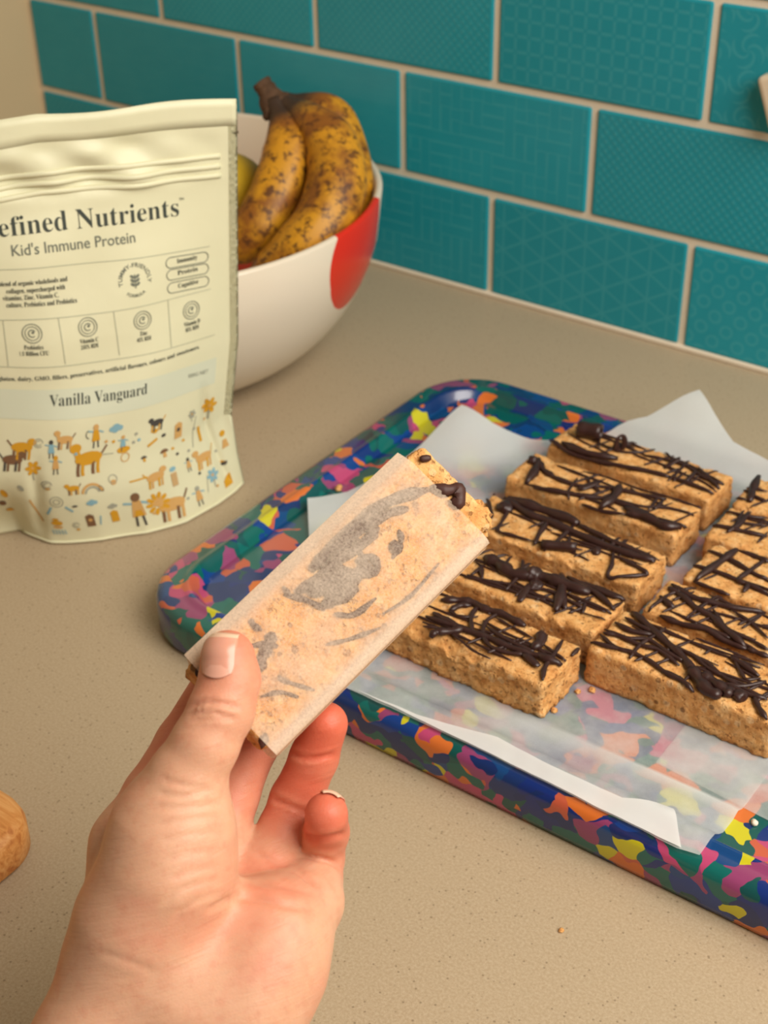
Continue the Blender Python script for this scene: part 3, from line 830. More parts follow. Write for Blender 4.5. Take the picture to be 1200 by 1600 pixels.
def lemon():
    bm = bmesh.new(); bmesh.ops.create_uvsphere(bm, u_segments=32, v_segments=20, radius=.033)
    for v in bm.verts:
        t = v.co.z/.033; v.co.z *= 1.22+.10*max(0, abs(t)-.85)/.15
    k = NT('lemon_peel', .45, .4); c = k.coord(); k.base(k.mix(k.noise(c, 40), lin(206, 172, 40), lin(190, 150, 30))); k.bump(k.noise(c, 500), .25, .001)
    o = bm_obj('lemon', bm, k.m, None, True); o.location = cam_pt(352, 318, .935); o.rotation_euler = (.9, .5, .2)
    tag(o, 'yellow lemon peeking out between the pouch and the bananas', 'lemon'); return o
lemon()

# ------------------------------------------------------------------ stand-up pouch
BAG_B = np.array([0.39579, -0.29397, 0.0]); BAG_U = np.array([-0.54464, -0.83867, 0.0]); BAG_N = np.array([0.83867, -0.54464, 0.0])
BAG_W, BAG_H = 0.172, 0.2188
def bag_point(s, t, side=1.0, off=0.0):
    """A point of the pouch: s metres in from the right seam, t metres up, side +1 front / -1 back."""
    s = np.asarray(s, float); t = np.asarray(t, float)
    sm = lambda a, b, v: (lambda q: q*q*(3-2*q))(np.clip((v-a)/(b-a), 0, 1))
    foot = np.interp(s, [0, .008, .0206, .0418, .064, .0877, .106, .1141, .1212, .1276, .14, BAG_W], [0, .008, .017, .0272, .0309, .0275, .0226, .0195, .0105, .001, .0, 0])
    dome = np.sin(np.pi*np.clip((s-.005)/(BAG_W-.010), 0, 1))**1.0
    thick = np.interp(t, [0, .03, .07, .11, .15, .172, .19, BAG_H], [.031, .031, .027, .021, .012, .006, .003, .0012])
    b = foot*(1-sm(0, .045, t)) + dome*thick*sm(0, .045, t)
    # soft wrinkles of the foil
    wr = .0011*np.sin(s*95+t*60+1.0)*np.sin(t*70-s*25) * dome
    wr = wr + sm(.176, .186, t)*(1-sm(.198, .208, t))*.0030*(np.sin(s*88+.6)*np.sin(s*41+t*150)+.5*np.sin(s*170-t*210))*dome
    crease = np.exp(-((s-.012-.16*(t-.02))/.0022)**2)*sm(.004, .014, t)*(1-sm(.05, .075, t))*.0030
    crease2 = np.exp(-((s-.112-.10*(.05-t))/.003)**2)*sm(.0, .012, t)*(1-sm(.03, .06, t))*.0035
    b = b + wr - crease - crease2
    b = np.where(side > 0, b, -.75*dome*thick*sm(0, .05, t) - .003*sm(0,.02,t)*dome)
    shear = np.interp(t, [0, .02, .045, .065, .09, .16, BAG_H], [0, .0025, .0042, .001, -.0030, -.0078, -.0118])
    lift = s*.058*sm(.02, .09, t) + .0012*sm(.19, .22, t)*np.sin(s*60) - .16*sm(.13, BAG_H, t)*np.clip(s-.098, 0, .05)
    p = BAG_B + BAG_U*(s+shear)[..., None] + BAG_N*(b+off)[..., None]
    p = p + np.array([0, 0, 1.0])*(t+lift+.0006)[..., None]
    return p

pouch = empty('protein_pouch', tuple(BAG_B+BAG_U*.086)); PB = np.array(pouch.location)
tag(pouch, 'pale cream stand-up protein powder pouch with animal drawings along its base', 'pouch')
FOIL = m_foil()
def pouch_body():
    ns, nt = 110, 130
    S, T = np.meshgrid(np.linspace(0, BAG_W, ns), np.linspace(0, BAG_H, nt))
    A = bag_point(S, T, 1).reshape(-1, 3)-PB; B = bag_point(S, T, -1).reshape(-1, 3)-PB
    F = grid_faces(ns, nt); k = ns*nt
    # back grid shares the seam and top vertices with the front
    idx = np.arange(k)+k
    for j in range(nt): idx[j*ns] = j*ns; idx[j*ns+ns-1] = j*ns+ns-1
    for i in range(ns): idx[(nt-1)*ns+i] = (nt-1)*ns+i
    F2 = [tuple(int(idx[q]) for q in f[::-1]) for f in F]
    bot = [(i, int(idx[i]), int(idx[i+1]), i+1) for i in range(1, ns-2)]
    V = np.concatenate([A, B])
    used = sorted(set(q for f in F+F2+bot for q in f)); re = {q: i for i, q in enumerate(used)}
    o = mesh_obj('pouch_body', V[used], [tuple(re[q] for q in f) for f in F+F2+bot], FOIL, pouch, True)
    return o
body = pouch_body()
# press-to-close zip: two raised ribs; flat seals along the edges
for t0 in (.1815, .1862, .1912):
    V, F = [], []
    sweep([bag_point(np.array(s), np.array(t0), 1, -.0003)-PB for s in np.linspace(.009, BAG_W-.009, 60)], [.0015]*60, 8, up=(0, 0, 1), verts=V, faces=F)
    mesh_obj('zip_rib', V, F, FOIL, pouch, True)
V, F = [], []
for i, s in enumerate(np.linspace(0.0006, BAG_W-.0006, 70)):
    for t in np.linspace(.2060, BAG_H+.0003, 4): V.append(bag_point(np.array(s), np.array(t), 1, .0002)-PB)
F = grid_faces(4, 70); o = mesh_obj('top_seal', V, F, FOIL, pouch, True); md = o.modifiers.new('t', 'SOLIDIFY'); md.thickness = .0003; md.offset = 0
V, F = sweep([bag_point(np.array(s), np.array(.0009), 1, .0002)-PB for s in np.linspace(.001, .126, 60)], [.0008]*60, 6); 
mesh_obj('bottom_seam', V, F, FOIL, pouch, True)
tn = [bag_point(np.array(s), np.array(t), 1, .0008)-PB for s, t in ((-.0004, .2035), (-.0004, .2020), (.0028, .2026))]
mesh_obj('tear_notch', tn, [(0, 1, 2)], m_plain('notch_dark', (90, 80, 60)), pouch)

INK = m_plain('ink_charcoal_green', (66, 72, 66), .6, .2); INK2 = m_plain('ink_grey', (112, 116, 104), .6, .2); INK3 = m_plain('ink_pale_line', (176, 178, 156), .6, .2)
BAND = m_plain('pale_grey_green_band', (208, 212, 188), .5, .3)
def serif(s):
    return ''.join(chr(0x1D400+ord(c)-65) if 'A' <= c <= 'Z' else chr(0x1D41A+ord(c)-97) if 'a' <= c <= 'z' else c for c in s)
def text2d(body, offset=0.0, space=1.0, res=3):
    c = bpy.data.curves.new('t', 'FONT'); c.body = body; c.offset = offset; c.resolution_u = res; c.space_character = space
    o = bpy.data.objects.new('t', c); COL.objects.link(o)
    me = bpy.data.meshes.new_from_object(o.evaluated_get(bpy.context.evaluated_depsgraph_get()))
    V = np.array([v.co[:2] for v in me.vertices]).reshape(-1, 2); F = [tuple(p.vertices) for p in me.polygons]
    bpy.data.objects.remove(o); bpy.data.curves.remove(c); bpy.data.meshes.remove(me)
    return V, F
class Print:
    """flat print collected in pouch millimetres (x right from the right seam is -s) and laid on the foil"""
    def __init__(s): s.V = []; s.F = []; s.M = []
    def add(s, V, F, m=0):
        b = len(s.V); s.V += [tuple(v) for v in V]; s.F += [tuple(b+i for i in f) for f in F]; s.M += [m]*len(F)
    def text(s, body, s0, s1, t0, height=None, m=0, offset=0, space=1.0, slope=0):
        V, F = text2d(body, offset, space)
        w = V[:, 0].max()-V[:, 0].min(); k = (s0-s1)/w; ky = k if height is None else height/.68
        X = s0-(V[:, 0]-V[:, 0].min())*k; Y = t0+V[:, 1]*ky+slope*(s0-X)
        s.add(np.c_[X, Y], F, m)
    def line(s, s0, t0, s1, t1, w, m=0):
        n = max(2, int(math.hypot(s1-s0, t1-t0)/2)); d = np.array([s1-s0, t1-t0]); d = d/np.linalg.norm(d); q = np.array([-d[1], d[0]])*w/2
        V = []
        for i in range(n+1):
            c = np.array([s0, t0])+np.array([s1-s0, t1-t0])*i/n; V += [c+q, c-q]
        s.add(V, [(2*i, 2*i+1, 2*i+3, 2*i+2) for i in range(n)], m)
    def ring(s, cs, ct, r, w, m=0, a0=0, a1=2*math.pi, n=28):
        V = []
        for i in range(n+1):
            a = a0+(a1-a0)*i/n; V += [(cs-math.cos(a)*(r-w/2), ct+math.sin(a)*(r-w/2)), (cs-math.cos(a)*(r+w/2), ct+math.sin(a)*(r+w/2))]
        s.add(V, [(2*i, 2*i+1, 2*i+3, 2*i+2) for i in range(n)], m)
    def ell(s, cs, ct, rx, ry, m=0, rot=0, n=14):
        V = []
        for i in range(n):
            a = 2*math.pi*i/n; x, y = rx*math.cos(a), ry*math.sin(a)
            V.append((cs-(x*math.cos(rot)-y*math.sin(rot)), ct+x*math.sin(rot)+y*math.cos(rot)))
        s.add(V, [tuple(range(n))], m)
    def poly(s, cs, ct, pts, m=0): s.add([(cs-x, ct+y) for x, y in pts], [tuple(range(len(pts)))], m)
    def build(s, name, mats, off=.00035):
        A = np.array(s.V)/1000
        P = bag_point(A[:, 0], A[:, 1], 1, off)-PB
        return mesh_obj(name, P, s.F, mats=mats, fmat=s.M, parent=pouch)

p = Print()      # flavour band: pale strip behind the flavour name
NB = 60
p.add([(12.5+(129-12.5)*i/NB, 68.3+4.6*i/NB*.95+q*14.8) for i in range(NB+1) for q in (0, .25, .5, .75, 1)], [(i*5+j, i*5+j+1, i*5+j+6, i*5+j+5) for i in range(NB) for j in range(4)])
p.add([(129+(165-129)*i/20, 72.7+q*14.8) for i in range(21) for q in (0, .5, 1)], [(i*3+j, i*3+j+1, i*3+j+4, i*3+j+3) for i in range(20) for j in range(2)])
p.build('flavour_band', [BAND], .00018)
p = Print(); p.text(serif('Refined Nutrients'), 129.5, 31.5, 163.7, 9.0, offset=-.008); p.text('TM', 31, 28.6, 171.2); p.build('brand_lettering', [INK])['label'] = 'large dark serif lettering'
p = Print(); p.text("Kid's Immune Protein", 115.6, 55.2, 154.2, 5.2, offset=.004); p.build('subtitle_lettering', [INK2])
p = Print(); p.text(serif('Vanilla Vanguard'), 104.8, 54.2, 78.4, 5.6, offset=-.006, slope=-.03); p.build('flavour_lettering', [INK])
p = Print(); p.text('500G NET', 29.8, 17.4, 77.2, 2.0, slope=-.1); p.build('net_weight_lettering', [INK2])
p = Print(); p.text(serif('No sugar'), 150, 129.5, 79, 2.4); p.build('side_lettering', [INK2])
p = Print()
for t, s1, b in ((139.6, 90.6, 'A blend of organic wholefoods and'), (135.9, 92.1, 'collagen, supercharged with'), (132.4, 95.7, 'vitamins, Zinc, Vitamin C,'), (128.9, 87.1, 'culture, Prebiotics and Probiotics')):
    V, F = text2d(serif(b), -.004); s0 = s1+(V[:, 0].max()-V[:, 0].min())*2.35; p.text(serif(b), s0, s1, t, 2.3)
p.build('small_print', [INK])
p = Print(); p.text(serif('Free from gluten, dairy, GMO, fillers, preservatives, artificial flavours, colours and sweeteners.'), 142, 23.6, 91.8, 2.2)
p.build('free_from_print', [INK])
p = Print()
p.line(156, 148.6, 15.7, 145.7, .35); p.line(156, 122.6, 15.9, 122.6, .35); p.line(156, 99.8, 14, 96.6, .35)
for a, b in ((150, 150), (123.2, 123.2), (97.1, 96), (69.6, 68.3), (40.3, 40.1)): p.line(a, 122.6, b, 99.5 if a > 50 else 97.6, .35)
p.build('ruled_lines', [INK3])
p = Print()      # ring of capitals round a sprig
for word, a0, a1 in (('TUMMY-FRIENDLY', 195, -15), ('FORMULA', 232, 308)):
    V, F = text2d(word, .012, 1.1); V = V-[V[:, 0].min(), 0]; V = V/V[:, 0].max()
    up = a0 < 200
    rr = 6.6
    ang = np.radians(a0+(a1-a0)*V[:, 0]); hgt = V[:, 1]*(26 if up else 11)
    rad = rr+(hgt if up else 1.6-hgt)
    p.add(np.c_[57.2-np.cos(ang)*rad, 136.0+np.sin(ang)*rad*1.0], F)
p.line(57.2, 132.2, 57.2, 139.0, .5)
for a in (-1, 1):
    for j in range(3): p.ell(57.2+a*1.3, 134.2+j*1.9, 1.3, .7, 0, a*-.6)
p.build('badge', [INK2])
p = Print()
for t, w in ((141.2, 'Immunity'), (135.0, 'Protein'), (128.2, 'Cognitive')):
    a, b, h = 37.5, 19.5, 2.7
    p.line(a, t+h, b, t+h-.7, .4, 1); p.line(a, t-h, b, t-h-.7, .4, 1)
    p.ring(a, t, h, .4, 1, math.pi/2, 1.5*math.pi, 12); p.ring(b, t-.7, h, .4, 1, -math.pi/2, math.pi/2, 12)
    p.text(serif(w), 34.2, 22.8, t-.9, 2.3, m=0)
p.build('benefit_pills', [INK, INK2])
p = Print()
for (s, t), (a, b) in (((110.4, 115.8), ('Probiotics', '1.0 Billion CFU')), ((83.2, 116.6), ('Vitamin C', '200% RDI')), ((54.9, 115.4), ('Zinc', '40% RDI')), ((27.5, 114.0), ('Vitamin D', '80% RDI')), ((137, 116), ('Protein', '10g'))):
    p.ring(s, t, 4.6, .4, 1); p.ring(s, t, 3.3, .35, 1); p.ring(s, t, 1.7, .5, 1, .6, 5.4); p.ell(s-.4, t+.4, .7, .6, 1)
    for w, dt in ((a, -7.6), (b, -10.7)):
        V, _ = text2d(serif(w)); L = (V[:, 0].max()-V[:, 0].min())*2.1; p.text(serif(w), s+L/2, s-L/2, t+dt-.2, 2.2, 0)
p.build('pictograms', [INK, INK2])

# little drawings scattered over the lower third
MU, TA, BR, BL, DK, GR = range(6)
p = Print()
def beast(s, t, k, c, c2, flip=1, tall=1.0, mane=False, tail=True):
    f = flip; k = k*1.5
    p.ell(s, t, 3.6*k, 1.7*k, c); p.ell(s+3.4*k*f, t+1.8*k*tall, 1.5*k, 1.2*k, c); p.line(s+2.6*k*f, t+.4*k, s+3.3*k*f, t+1.6*k*tall, 1.5*k, c)
    for q in (-2.6, -1.3, 1.4, 2.6): p.line(s+q*k, t-.8*k, s+q*k+.4*k, t-4.2*k, .8*k, c if q in (-2.6, 1.4) else c2)
    if tail: p.line(s-3.4*k*f, t+.5*k, s-4.8*k*f, t+2.4*k, .5*k, c2)
    if mane:
        for a in range(10): p.ell(s+3.4*k*f+2.2*k*math.cos(a*.628), t+1.4*k+2.2*k*math.sin(a*.628), 1.0*k, .55*k, MU, -a*.628)
        p.ell(s+3.4*k*f, t+1.4*k, .5*k, .5*k, DK)
def bloom(s, t, k, c, c2):
    k = k*1.5
    for a in range(6): p.ell(s+1.3*k*math.cos(a*1.047), t+1.3*k*math.sin(a*1.047), 1.0*k, .6*k, c, -a*1.047)
    p.ell(s, t, .6*k, .6*k, c2); p.line(s, t-1.4*k, s, t-4*k, .35*k, GR)
def figure(s, t, k, c, c2):
    k = k*1.45
    p.poly(s, t, [(-1.5*k, -2.4*k), (1.5*k, -2.4*k), (.9*k, 1.6*k), (-.9*k, 1.6*k)], c); p.ell(s, t+2.5*k, 1.0*k, 1.05*k, c2)
    p.line(s-.7*k, t-2.3*k, s-.9*k, t-4.8*k, .5*k, DK); p.line(s+.7*k, t-2.3*k, s+.9*k, t-4.8*k, .5*k, DK); p.line(s-1*k, t+1.1*k, s-2.8*k, t+.3*k, .5*k, BL); p.line(s+1*k, t+1.1*k, s+2.8*k, t+1.5*k, .5*k, BL)
def puff(s, t, k, c):
    k = k*1.5
    for dx, dy, r in ((-1.4, 0, 1.1), (0, .5, 1.4), (1.4, 0, 1.1), (.3, -.4, 1.2)): p.ell(s+dx*k, t+dy*k, r*k, r*k*.85, c)
def doorway(s, t, k, c, c2):p.poly(s, t, [(-1.6*k, -3*k), (1.6*k, -3*k), (1.6*k, 2.4*k), (0, 3.3*k), (-1.6*k, 2.4*k)], c); p.ell(s, t+.3*k, .8*k, .8*k, c2)
def toadstool(s, t, k, c, c2):p.poly(s, t, [(1.9*k*math.cos(a), 1.5*k*math.sin(a)) for a in np.linspace(0, math.pi, 10)], c); p.poly(s, t, [(-.7*k, 0), (-.8*k, -2*k), (.8*k, -2*k), (.7*k, 0)], c2)
def scribble(s, t, k, c):p.ring(s, t, 1.6*k, .3*k, c, 0, 5.5, 16); p.ring(s, t, .9*k, .3*k, c, 1, 6, 12)
beast(118.5, 59, .95, MU, BR, -1); scribble(110.5, 61, 1.3, GR); bloom(113.3, 48.5, 1.15, MU, TA); figure(104.4, 58.5, .75, BL, DK); figure(102.3, 50.5, .8, TA, MU)
beast(97.5, 62, .75, TA, BR, 1, 1.6); beast(85.3, 50.5, 1.35, MU, BR, 1, 1.7); p.line(80, 51, 72, 50, .4, GR); figure(81.5, 62, 1.0, MU, TA); p.ring(84.5, 62.5, 2.2, .4, DK, 2, 4.4)
puff(70.7, 62.6, 1.0, BL); p.ell(66.5, 50.6, 3.6, 1.7, MU); p.ring(65.6, 46.5, 2.2, .5, TA); figure(66.8, 54.5, .7, BL, TA); toadstool(55.5, 43, .9, DK, MU); beast(47.7, 59.5, .7, DK, MU, 1); p.ell(48.8, 55.4, 1.5, 1.2, MU)
p.line(53, 48.6, 47.5, 51.0, 1.4, MU); p.ell(43.7, 51.4, 1.4, .9, DK); toadstool(43.7, 42, 1.3, BR, TA); doorway(34.6, 50.5, 1.4, TA, DK); bloom(26.2, 56, .7, GR, MU); p.line(21.1, 38, 21.6, 47, 1.6, MU)
bloom(14.9, 56, 1.4, MU, TA); p.ell(7.4, 36, 1.8, 1.8, MU); p.poly(6.8, 30, [(-2.4, -2.6), (2.4, -2.6), (1.2, 2.2), (-1.2, 2.2)], TA); beast(21.4, 29.2, .95, TA, MU, 1, 1.4); figure(31.3, 30, .65, TA, DK); p.ell(9.8, 19, 2.2, 1.2, DK, .4); p.ell(10.5, 20, 1.4, .8, MU)
p.poly(10.2, 9, [(-2.9, -3), (2.6, -2.8), (2.2, 4), (0, 2.2), (-2.8, 1)], MU); bloom(18.7, 17.5, 1.15, BL, TA); figure(29.9, 11.5, .95, TA, GR); beast(51.5, 31.5, .95, TA, MU, -1, 1.0); p.line(56, 33, 66, 33.2, .9, MU); p.line(41.2, 22, 41.2, 29.5, 3.4, TA)
for q in range(5): p.line(39.3, 22.6+q*1.5, 43.1, 22.6+q*1.5, .4, GR)
p.ell(41.2, 31.6, 1.9, 1.3, BL); p.ring(74.2, 37, 2.2, .4, GR); p.ell(74.2, 35.2, 1.6, 1.4, TA); p.ring(86, 31.5, 5.2, 1.3, TA, .1, 3.0); p.ring(86, 31.5, 3.6, .9, GR, .1, 3.0); p.ell(81.2, 33.4, 1.0, 1.9, DK, .5); puff(87.6, 26.2, .8, BL)
beast(95.3, 36.2, .6, MU, BR, 1); scribble(108, 39.2, 1.5, GR); p.ell(108, 37.2, 1.3, .8, MU); p.ring(105.2, 29, 3.2, .4, GR); p.ring(105.2, 29, 1.6, .4, GR); p.line(108.5, 25.5, 111, 20.5, 1.1, BL); p.line(101.5, 25.5, 98, 22, 1.1, BL); p.ell(96.6, 25.4, 1.5, .6, DK)
figure(64.9, 17.5, 1.75, TA, BR); p.poly(64.9, 14.5, [(-2.6, -3), (2.6, -3), (1.6, 1), (-1.6, 1)], MU); beast(46, 13.0, 1.45, TA, BR, 1, 1.0, True); doorway(77.6, 14.8, 1.25, MU, BR); puff(77.5, 21.5, .7, GR); doorway(90.6, 14.8, 1.35, BR, TA); p.line(86, 11, 84.8, 17, .7, BL)
p.ell(107.7, 14.5, 2.8, 1.6, MU); p.ell(107.7, 11.6, 2.4, .9, TA); p.ell(108, 17.0, 1.6, .9, MU)
for q in range(5): p.line(105+q*1.5, 9.6, 104.6+q*1.5, 6.6, .6, BL)
scribble(98.5, 12.5, 1.1, GR); p.ell(98, 9.4, 1.0, .7, MU); beast(123.2, 53, .9, BR, DK, -1); p.ell(129.7, 34, 1.5, 3, MU, .3); p.ell(131.5, 26, 1.8, 2.2, BR, .2); p.ell(128.7, 19, 2, 1.4, MU); p.line(118, 30, 114, 14, .9, TA); p.ell(121, 38, 1.2, 2, GR, .5)
for s, t, c in ((59.6, 57, GR), (58, 53.5, BL), (61, 53, GR), (38.5, 42, MU), (31.5, 43.5, MU), (36.5, 38, DK), (29.5, 36.5, GR), (72, 56, MU), (92, 54, BL), (76, 57, TA), (13, 27, GR), (26, 22, DK), (24.5, 47, GR), (36.5, 12.5, GR), (57, 11, TA), (17, 48, TA), (17.5, 10.5, TA)): p.ell(s, t, .9, .8, c)
p.line(26.5, 37, 23.5, 54, .35, GR); p.line(24, 10, 22, 19, .35, GR)
mats = [m_plain('ink_mustard', (206, 152, 42), .6, .2), m_plain('ink_tan', (204, 160, 98), .6, .2), m_plain('ink_brown', (122, 90, 64), .6, .2), m_plain('ink_blue', (132, 172, 184), .6, .2), m_plain('ink_dark', (74, 70, 66), .6, .2), m_plain('ink_soft_grey', (158, 158, 142), .6, .2)]
pm = p.build('printed_drawings', mats); pm['label'] = 'scattered mustard, tan and blue animal and plant drawings'

# ------------------------------------------------------------------ the bar held in the hand and its paper wrapper
HO = np.array([0.6563509, -0.5345841, 0.1755862])
HA = np.array([0.2126823, 0.8956253, 0.3906682]); HW = np.array([0.7836822, 0.0824515, -0.6156655]); HN = np.array([0.5836167, -0.4371009, 0.6843496])
Mh = Matrix.Identity(4)
for i in range(3): Mh[i][0] = HA[i]; Mh[i][1] = HW[i]; Mh[i][2] = HN[i]; Mh[i][3] = HO[i]
flip = np.linalg.det(np.array([HA, HW, HN])) < 0
if flip:
    for i in range(3): Mh[i][1] = -HW[i]
YS = -1 if flip else 1      # local y = YS * w
HELD = [(1.7,[(-1,-12.6),(10,-13.6),(21,-13.2),(32.6,-11.2),(43.9,-5.6)]),(1.3,[(4,-10.6),(16,-11.2),(28,-9.2),(35,-5.6)]),(1.5,[(-9,-11),(0,-9.3),(8,-9.2),(17,-7.6),(24,-8)]),(2.5,[(-6.4,-8.0),(2.7,-6.6),(8,-4.2)]),(2.3,[(-3,-4.8),(4,-3),(10,-1.8),(13,-1)]),(1.9,[(-5.7,-2.6),(0,-.8),(6,1)]),(1.2,[(11,-5),(15.5,-3),(15,.6),(11,1.2)]),(.8,[(-12,-13),(-8,-7),(-6,-1)]),(.7,[(18,-12),(14,-6),(13,2)]),(.8,[(-24.3,-14.7),(-24.8,-12.6),(-24.1,-9.7)]),(1.6,[(-22.1,-7.2),(-26,-5),(-29.9,-3.8),(-33.3,-1.4)]),(.9,[(-30,-9),(-26,-6),(-24,-3)]),(.6,[(-13.2,6.5),(-6.5,10.5),(2.6,14.5)]),(.8,[(-4.9,1.7),(-0.6,6.0),(7.9,7.1)]),(1.7,[(22.4,-1.7),(23.5,.2),(24.5,2.2)]),(.8,[(20,2),(26,0),(28,-3)]),(.8,[(-10.4,-15),(-10.6,-11.7)]),(1.8,[(44.5,-5.6),(47.5,-1.7),(50.7,0.7),(48.2,3.8),(45.6,2.0)]),(1.2,[(48.6,-14.2),(51.5,-12.1)]),(2,[(-46.7,-14.0),(-44.3,-12.4)]),(2,[(-46.9,12.8),(-45.5,15.1)]),(.6,[(-29.7,3.2),(-29.7,5.5),(-25.1,13.9)]),(.6,[(-38,4),(-33,7),(-30,12)]),(.5,[(6,12),(16,14),(30,13)])]
held = empty('oat_bar'); held.matrix_world = Mh
tag(held, 'single chocolate topped oat bar sticking out of the paper wrapper in the hand', 'oat bar')
BW, BT = 33.0, 17.0
V, F = bar_body(100.5, BW, BT, 21, 1.2, 1.0)
V = np.array(V)*[1, YS, 1]+np.array([.0027, YS*-.0005, -BT/1000-.0010])
if flip: F = [f[::-1] for f in F]
mesh_obj('bar_body', V, F, MAT_BAR, held, True)
surf = lambda x, y: -1.0-max(0, abs(y)-BW/2+1.2)*1.0-max(0, abs(x-2.7)-50+1)*1.0
V, F = drizzle_mesh([(r*1.05, [(a, YS*w) for a, w in pl]) for r, pl in HELD], 0, surf, 77)
V = [np.array([v[0], max(-.0152, min(.0152, v[1])), min(v[2]*.35-.0006, .0001) if v[0] < .0455 else v[2]*.8-.0004]) for v in V]
_sm = NT('smeared_chocolate', .5, .3); _sm.base(lin(70, 41, 34))
mesh_obj('chocolate_drizzle', V, F, _sm.m, held, True)
# crumbly end lump
for (a, w, d, r) in ((52.6, 12.0, -5, 2.6), (50.2, 14.6, -4, 2.2), (54.0, 9.0, -7, 2.0), (48.4, 15.2, -6, 2.4), (53.2, 13.8, -8, 1.8)):
    bm = bmesh.new(); bmesh.ops.create_icosphere(bm, subdivisions=3, radius=r/1000)
    for v in bm.verts: v.co = v.co*(1+.45*noise.noise(v.co*900+Vector((a, w, 0))))+Vector((a/1000, YS*w/1000, d/1000))
    bm_obj('crumbly_lump', bm, MAT_BAR, held, True)

def wrapper():
    # cross-section (w, depth) in millimetres: inner lap, front, round edge, back, folded edge, front
    sec = [(39.8-20.2, -5), (39.9-20.2, -2.2), (38.6-20.2, -.6), (36-20.2, .25), (30-20.2, .55), (20-20.2, .65), (10-20.2, .55), (5-20.2, .25), (2-20.2, -1.0), (.0-20.2, -2.2), (-.1-20.2, -2.6),
           (1.2-20.2, -4.2), (4-20.2, -16.8), (6-20.2, -18.9), (20-20.2, -19.4), (34-20.2, -19.0), (38.2-20.2, -17.5), (40.0-20.2, -14), (40.3-20.2, -8), (40.4-20.2, -3.2), (40.0-20.2, -1.0)]
    path = catmull([np.array([w, d]) for w, d in sec], 4)
    nu = len(path); nv = 44; V = []
    for j in range(nv):
        fr = j/(nv-1)
        for i, (w, d) in enumerate(path):
            u = i/(nu-1)
            a0, a1 = -46.0-.6*math.sin(u*9)+(.8 if u > .9 else 0), 46.0+.5*math.sin(u*7+1)-(1.6 if u > .88 else 0)+(.5 if u < .06 else 0)
            a = a0+(a1-a0)*fr
            nn = noise.noise(Vector((a*.09, w*.12, d*.1)))*.28+noise.noise(Vector((a*.3, w*.3, 3)))*.06
            V.append((a/1000, YS*w/1000, (d+nn*(1 if d > -2 else .6))/1000))
    F = grid_faces(nu, nv)
    if flip: F = [f[::-1] for f in F]
    o = mesh_obj('paper_wrapper', V, F, m_paper('greaseproof_wrapper', lin(242, 222, 198), .14, .72, 60, 1300, .8), smooth=True)
    o.matrix_world = Mh
    A = np.array(V)*1000; w_ = np.abs(A[:, 1]); 
    set_attr(o, 'contact', np.clip((17.8-w_)/4.5, 0, 1)*(A[:, 2] > -2)*np.clip((np.abs(A[:, 0]-2.7)*0+1), 0, 1))
    return o
wrap = wrapper()
tag(wrap, 'see-through baking paper sleeve folded round the bar held in the hand', 'paper wrapper')

# ------------------------------------------------------------------ the hand
def cp(px, py, Z): return np.array([(px-600)/FOCAL_PX*Z, (py-800)/FOCAL_PX*Z, Z])   # hand-space millimetres
FING = {
 'thumb': [(356, 1027, 411.5, 7.9), (359, 1062, 411, 8.6), (346, 1110, 409, 9.3), (320, 1163, 408, 9.6), (292, 1215, 409, 11.0), (262, 1290, 411, 15)],
 'index': [(414, 955, 449, 6.8), (352, 1050, 449, 7.8), (287, 1163, 448, 8.8), (240, 1245, 442, 9.6), (205, 1320, 434, 11.5)],
 'middle': [(505, 985, 451, 6.8), (452, 1062, 452, 7.8), (394, 1160, 452, 8.4), (362, 1240, 450, 8.6), (335, 1325, 444, 10.0)],
 'ring': [(509, 1131, 441, 6.9), (491, 1183, 446, 7.4), (463, 1250, 451, 8.2), (445, 1300, 449, 8.6), (420, 1360, 443, 9.8)],
 'little': [(510, 1272, 429, 6.6), (510, 1300, 440, 6.8), (500, 1342, 448, 7.4), (494, 1375, 441, 7.9), (484, 1408, 433, 9.2)],
}
PALM = [
 ((205, 1320, 434, 11.5), (195, 1480, 424, 16)), ((335, 1325, 444, 10.0), (255, 1490, 428, 15.5)), ((420, 1360, 443, 9.8), (320, 1500, 428, 15.5)), ((484, 1408, 433, 9.2), (385, 1520, 424, 16)),
 ((276, 1298, 412, 17.2), (262, 1362, 412, 18.6)), ((262, 1362, 412, 18.6), (222, 1445, 414, 18.5)), ((222, 1445, 414, 18.5), (195, 1530, 416, 17.5)),
 ((470, 1415, 431, 10), (428, 1460, 422, 16.2)), ((428, 1460, 422, 16.2), (408, 1510, 419, 18.0)), ((408, 1510, 419, 18.0), (372, 1570, 416, 18.8)),
 ((335, 1455, 420, 14), (290, 1560, 416, 19.5)), ((270, 1440, 417, 15), (290, 1560, 416, 19.5)), ((195, 1530, 416, 17.5), (150, 1640, 414, 18.5)), ((150, 1640, 414, 18.5), (20, 1960, 404, 21.0)), ((372, 1570, 416, 18.8), (310, 1660, 414, 19.0)), ((310, 1660, 414, 19.0), (190, 1960, 404, 22.0)), ((280, 1540, 420, 18.5), (230, 1660, 416, 19.5)), ((230, 1660, 416, 19.5), (105, 1960, 406, 23)),
]
def cone(P, a, b, ra, rb):
    ba = b-a; h = np.clip(((P-a)@ba)/(ba@ba), 0, 1)
    return np.sqrt((((P-a)-h[..., None]*ba)**2).sum(-1))-(ra+(rb-ra)*h)
def smin(a, b, k):
    h = np.clip(.5+.5*(b-a)/k, 0, 1); return b+(a-b)*h-k*h*(1-h)
